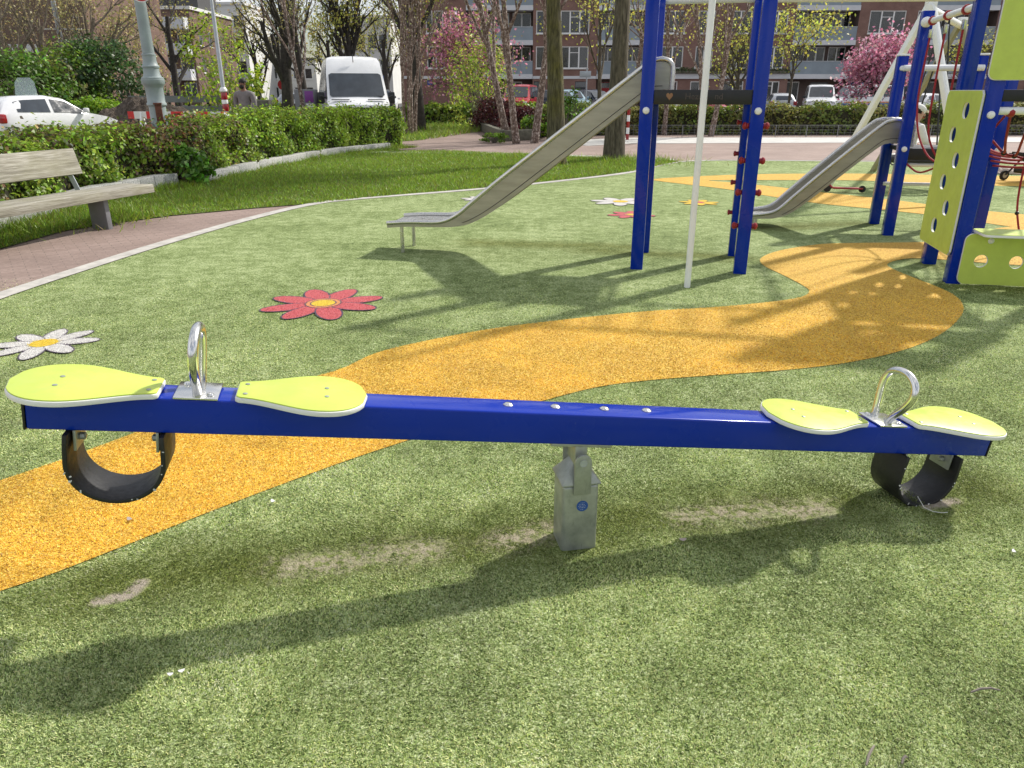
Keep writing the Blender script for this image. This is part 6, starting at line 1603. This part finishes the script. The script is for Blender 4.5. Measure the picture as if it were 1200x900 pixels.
# ------------------------------------------------------------------ grass on the lawn and verges
def grass(name, label, poly, n, hmin, hmax, z0=.006, cols=(.215, .32, .032), extra=None, w=.006):
    a = np.array([[p[0], p[1]] for p in poly]); lo, hi = a.min(0), a.max(0)
    P = NR.uniform(lo, hi, (n * 4, 2)); P = P[in_poly(P, poly)][:n * 2]
    # density thins with distance so near blades are finer
    P = P[:n]
    if extra is not None: P = np.vstack([P, extra])
    k = len(P); ang = NR.uniform(0, 6.28, k); h = NR.uniform(hmin, hmax, k) * (1 + .45 * np.sin(P[:, 0] * 2.1 + P[:, 1]) * np.sin(P[:, 1] * 1.7))
    if extra is not None: h[-len(extra):] *= 2.6
    d = np.stack([np.cos(ang), np.sin(ang)], 1); lean = NR.normal(0, .6, (k, 2)) * h[:, None]
    ww = w * NR.uniform(.7, 1.5, k)[:, None]
    b0 = np.column_stack([P - d * ww, np.full(k, z0)]); b1_ = np.column_stack([P + d * ww, np.full(k, z0)]); tp_ = np.column_stack([P + lean, z0 + h])
    vs = np.stack([b0, b1_, tp_], 1).reshape(-1, 3); fs = np.arange(3 * k).reshape(-1, 3)
    c = shades(k, cols, .35, .12); dry = NR.uniform(0, 1, k) < .06; c[dry] = shades(int(dry.sum()), (.30, .26, .10), .2, .1)
    o = bulk(name, vs, fs, c, 'grass_blade'); return tag(o, label, 'grass', None, 'stuff')
hp = smooth_line(hl, 12); tufts = []
for p in hp:
    for i in range(55): tufts.append((p.x + random.gauss(.14, .10), p.y + random.gauss(-.1, .10)))
for c, n, s in ((G(652, 193), 420, .32), (G(722, 187.5), 700, .5), (G(760, 190), 500, .6), (G(140, 255), 500, .3), (G(50, 270), 300, .18), (G(205, 222), 400, .3), (G(90, 262), 500, .35), (G(600, 186), 300, .5)):
    for i in range(n): tufts.append((c.x + random.gauss(0, s), c.y + random.gauss(0, s)))
grass('lawn_grass', 'short green lawn grass between the hedge and the playground kerb', LAWN, 120000, .025, .065, extra=np.array(tufts))
grass('verge_grass', 'rough grass verge behind the hedge around the birches', [(-9, 26.5), (-3.2, 26), (-1.0, 33), (3.5, 32), (6, 38), (-10, 38)], 16000, .08, .25, w=.014, cols=(.19, .28, .03))
# fine artificial fibres standing out of the turf in the foreground
VN = NR.uniform(0, 1, (64, 64))
def vnoise(P, s):
    q = P / s + 97.3; i = np.floor(q).astype(int); f = q - i; f = f * f * (3 - 2 * f); a = lambda dx, dy: VN[(i[:, 0] + dx) % 64, (i[:, 1] + dy) % 64]
    return (a(0, 0) * (1 - f[:, 0]) + a(1, 0) * f[:, 0]) * (1 - f[:, 1]) + (a(0, 1) * (1 - f[:, 0]) + a(1, 1) * f[:, 0]) * f[:, 1]
def turf_fibres(n):
    y = .55 + 5.95 * NR.uniform(0, 1, n) ** 1.5; xr = .67 * y + 2.1; x = NR.uniform(-1, 1, n) * xr
    P = np.column_stack([x, y]); keep = NR.uniform(0, 1, n) < np.clip((6.6 - y) / 3.5, 0, 1) * np.clip((xr - np.abs(x)) / 1.0, 0, 1); keep &= NR.uniform(0, 1, n) < np.clip((y - .55) / .5, 0, 1)
    bp = [(p.x, p.y) for p in big]; ora = in_poly(P + NR.normal(0, .004, P.shape), bp)
    def dist(A, B):
        A = np.array(A[:2]); D = np.array(B[:2]) - A; t = np.clip(((P - A) @ D) / (D @ D), 0, 1)
        return np.linalg.norm(P - A - t[:, None] * D, axis=1)
    g = lambda a, b: G(a, b)
    for A, B, r in ((g(340, 664), g(505, 645), .08), (g(590, 634), g(632, 626), .06), (g(800, 605), g(965, 598), .08), (g(115, 706), g(150, 700), .035), (g(150, 700), g(166, 684), .035), (g(1085, 595), g(1118, 588), .03)):
        d = dist(A, B); keep &= ~((d + .10 * (vnoise(P, .045) - .5) + .05 * (vnoise(P, .014) - .5) < r * .8) & (NR.uniform(0, 1, n) < .93))
    tint = np.zeros((n, 3)); flo = np.zeros(n, bool)
    for (fx, fy, _a), pets, col, cen, r, ring in FLOWERS[:2]:
        Q = P - np.array([fx, fy]) + NR.normal(0, .003, P.shape)
        rr = np.hypot(Q[:, 0], Q[:, 1]); near = rr < r * 1.02
        ins = np.zeros(n, bool); out = np.zeros(n, bool)
        for (x, y, a, b, an) in pets:
            u = (Q[:, 0] - x) * math.cos(an) + (Q[:, 1] - y) * math.sin(an); v = -(Q[:, 0] - x) * math.sin(an) + (Q[:, 1] - y) * math.cos(an)
            e = (u / a) ** 2 + (v / b) ** 2; ins |= e < 1; out |= (u / (a + r * .03)) ** 2 + (v / (b + r * .03)) ** 2 < 1
        C3 = {'flower_red': (.66, .16, .17), 'flower_white': (.78, .77, .74), 'flower_yellow': (.80, .60, .06), 'flower_orange': (.74, .34, .14)}
        for msk, cc in ((out & near, (.14, .11, .15)), (ins & near, C3[col]), (rr < r * .30, C3[ring] if ring else C3[cen]), (rr < r * .21, C3[cen])):
            tint[msk] = cc; flo |= msk
    keep &= ~((np.abs(P[:, 0] - .23) < .085) & (np.abs(P[:, 1] - 2.35) < .085))
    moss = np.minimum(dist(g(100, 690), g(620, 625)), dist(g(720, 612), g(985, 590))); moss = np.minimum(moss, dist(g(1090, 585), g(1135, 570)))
    P = P[keep]; moss = moss[keep]; ora = ora[keep]; tint = tint[keep]; flo = flo[keep]; k = len(P); zb_ = np.where(flo, .0125, np.where(ora, .008, .004)); ang = NR.uniform(0, 6.28, k)
    d = np.stack([np.cos(ang), np.sin(ang)], 1); h = NR.uniform(.002, .0062, k)
    swirl = np.stack([np.sin(P[:, 0] * 5 + P[:, 1] * 3), np.cos(P[:, 1] * 6 - P[:, 0] * 2)], 1) * .4
    lean = (NR.normal(0, 1, (k, 2)) + swirl) * .0036; w = (.00065 + .0002 * P[:, 1]) * NR.uniform(.7, 1.3, k)
    b0 = np.column_stack([P - d * w[:, None], zb_]); b1_ = np.column_stack([P + d * w[:, None], zb_])
    t0 = np.column_stack([P + lean + d * w[:, None] * .7, zb_ + h]); t1 = np.column_stack([P + lean - d * w[:, None] * .7, zb_ + h])
    vs = np.stack([b0, b1_, t0, t1], 1).reshape(-1, 3); fs = np.arange(4 * k).reshape(-1, 4)
    sel = NR.uniform(0, 1, k); c = np.where((sel < .50)[:, None], shades(k, (.63, .71, .31), .2, .06), np.where((sel < .82)[:, None], shades(k, (.32, .40, .11), .25, .08), shades(k, (.055, .08, .016), .3, .1)))  # darkest fibres carry the shade of gaps between fibres in their colour
    mot = np.exp((vnoise(P, .35) - .5) * .9 + (vnoise(P, .09) - .5) * .55)[:, None]; c = np.clip(c * mot, 0, .9)
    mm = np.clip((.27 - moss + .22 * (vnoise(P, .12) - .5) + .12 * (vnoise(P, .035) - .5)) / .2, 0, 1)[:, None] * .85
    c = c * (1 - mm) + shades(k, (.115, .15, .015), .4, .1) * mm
    oc = np.where((sel < .55)[:, None], shades(k, (.93, .65, .09), .1, .05), np.where((sel < .86)[:, None], shades(k, (.80, .50, .055), .18, .07), shades(k, (.30, .14, .012), .3, .1)))
    c = np.where(ora[:, None], oc * np.clip(mot, .75, 1.2), c); c = np.where(flo[:, None], np.clip(tint * np.exp(NR.normal(0, .28, (k, 1))), 0, .9), c)
    o = bulk('turf_fibres', vs, fs, c, 'fibre'); tag(o, 'short pale and mid green artificial turf fibres in the foreground, the darkest coloured as gap shade', 'turf', None, 'stuff')
turf_fibres(2200000)
# ------------------------------------------------------------------ light, sky, camera
SUN = Vector((.77, .64, 0)).normalized(); EL = R(41)
sd = Vector((SUN.x * math.cos(EL), SUN.y * math.cos(EL), math.sin(EL)))
sl = bpy.data.lights.new('sun', 'SUN'); sl.energy = SUN_E; sl.angle = R(2.0); sl.color = (1.0, .95, .87)
so_ = bpy.data.objects.new('sun', sl); COL.objects.link(so_); so_.rotation_euler = (-sd).to_track_quat('-Z', 'Y').to_euler(); so_.location = (20, 20, 30)
wd = bpy.data.worlds.new('World'); S.world = wd; wd.use_nodes = True; nt = wd.node_tree
bg = nt.nodes['Background']; sky = nt.nodes.new('ShaderNodeTexSky'); sky.sky_type = 'NISHITA'; sky.sun_disc = False
sky.sun_elevation = EL; sky.sun_rotation = math.atan2(SUN.x, SUN.y); sky.altitude = 0; sky.dust_density = 1.5
tc = nt.nodes.new('ShaderNodeTexCoord'); mp = nt.nodes.new('ShaderNodeMapping'); mp.inputs['Scale'].default_value = (1, 1, 2.6)
nz = nt.nodes.new('ShaderNodeTexNoise'); nz.inputs['Scale'].default_value = 2.2; nz.inputs['Detail'].default_value = 7; nz.inputs['Roughness'].default_value = .58
rp = nt.nodes.new('ShaderNodeValToRGB'); rp.color_ramp.elements[0].position = .40; rp.color_ramp.elements[1].position = .58
mx = nt.nodes.new('ShaderNodeMix'); mx.data_type = 'RGBA'; mx.inputs[7].default_value = (CLOUD, CLOUD, CLOUD * 1.03, 1)
nt.links.new(tc.outputs['Generated'], mp.inputs[0]); nt.links.new(mp.outputs[0], nz.inputs['Vector']); nt.links.new(nz.outputs['Fac'], rp.inputs[0])
nt.links.new(rp.outputs[0], mx.inputs[0]); nt.links.new(sky.outputs[0], mx.inputs[6]); nt.links.new(mx.outputs[2], bg.inputs[0]); bg.inputs[1].default_value = SKY_S
cam = bpy.data.cameras.new('camera'); co_ = bpy.data.objects.new('camera', cam); COL.objects.link(co_); S.camera = co_
co_.location = (0, 0, EYE); co_.rotation_euler = (R(90) - TILT, 0, 0); cam.sensor_width = 36; cam.lens = FOC / 1200 * 36; cam.clip_start = .05; cam.clip_end = 2000
vs_ = S.view_settings; vs_.view_transform = 'Standard'; vs_.look = 'None'; vs_.gamma = 1; vs_.use_curve_mapping = False; vs_.exposure = EXPO
S.cycles.max_bounces = 6; S.cycles.transparent_max_bounces = 12
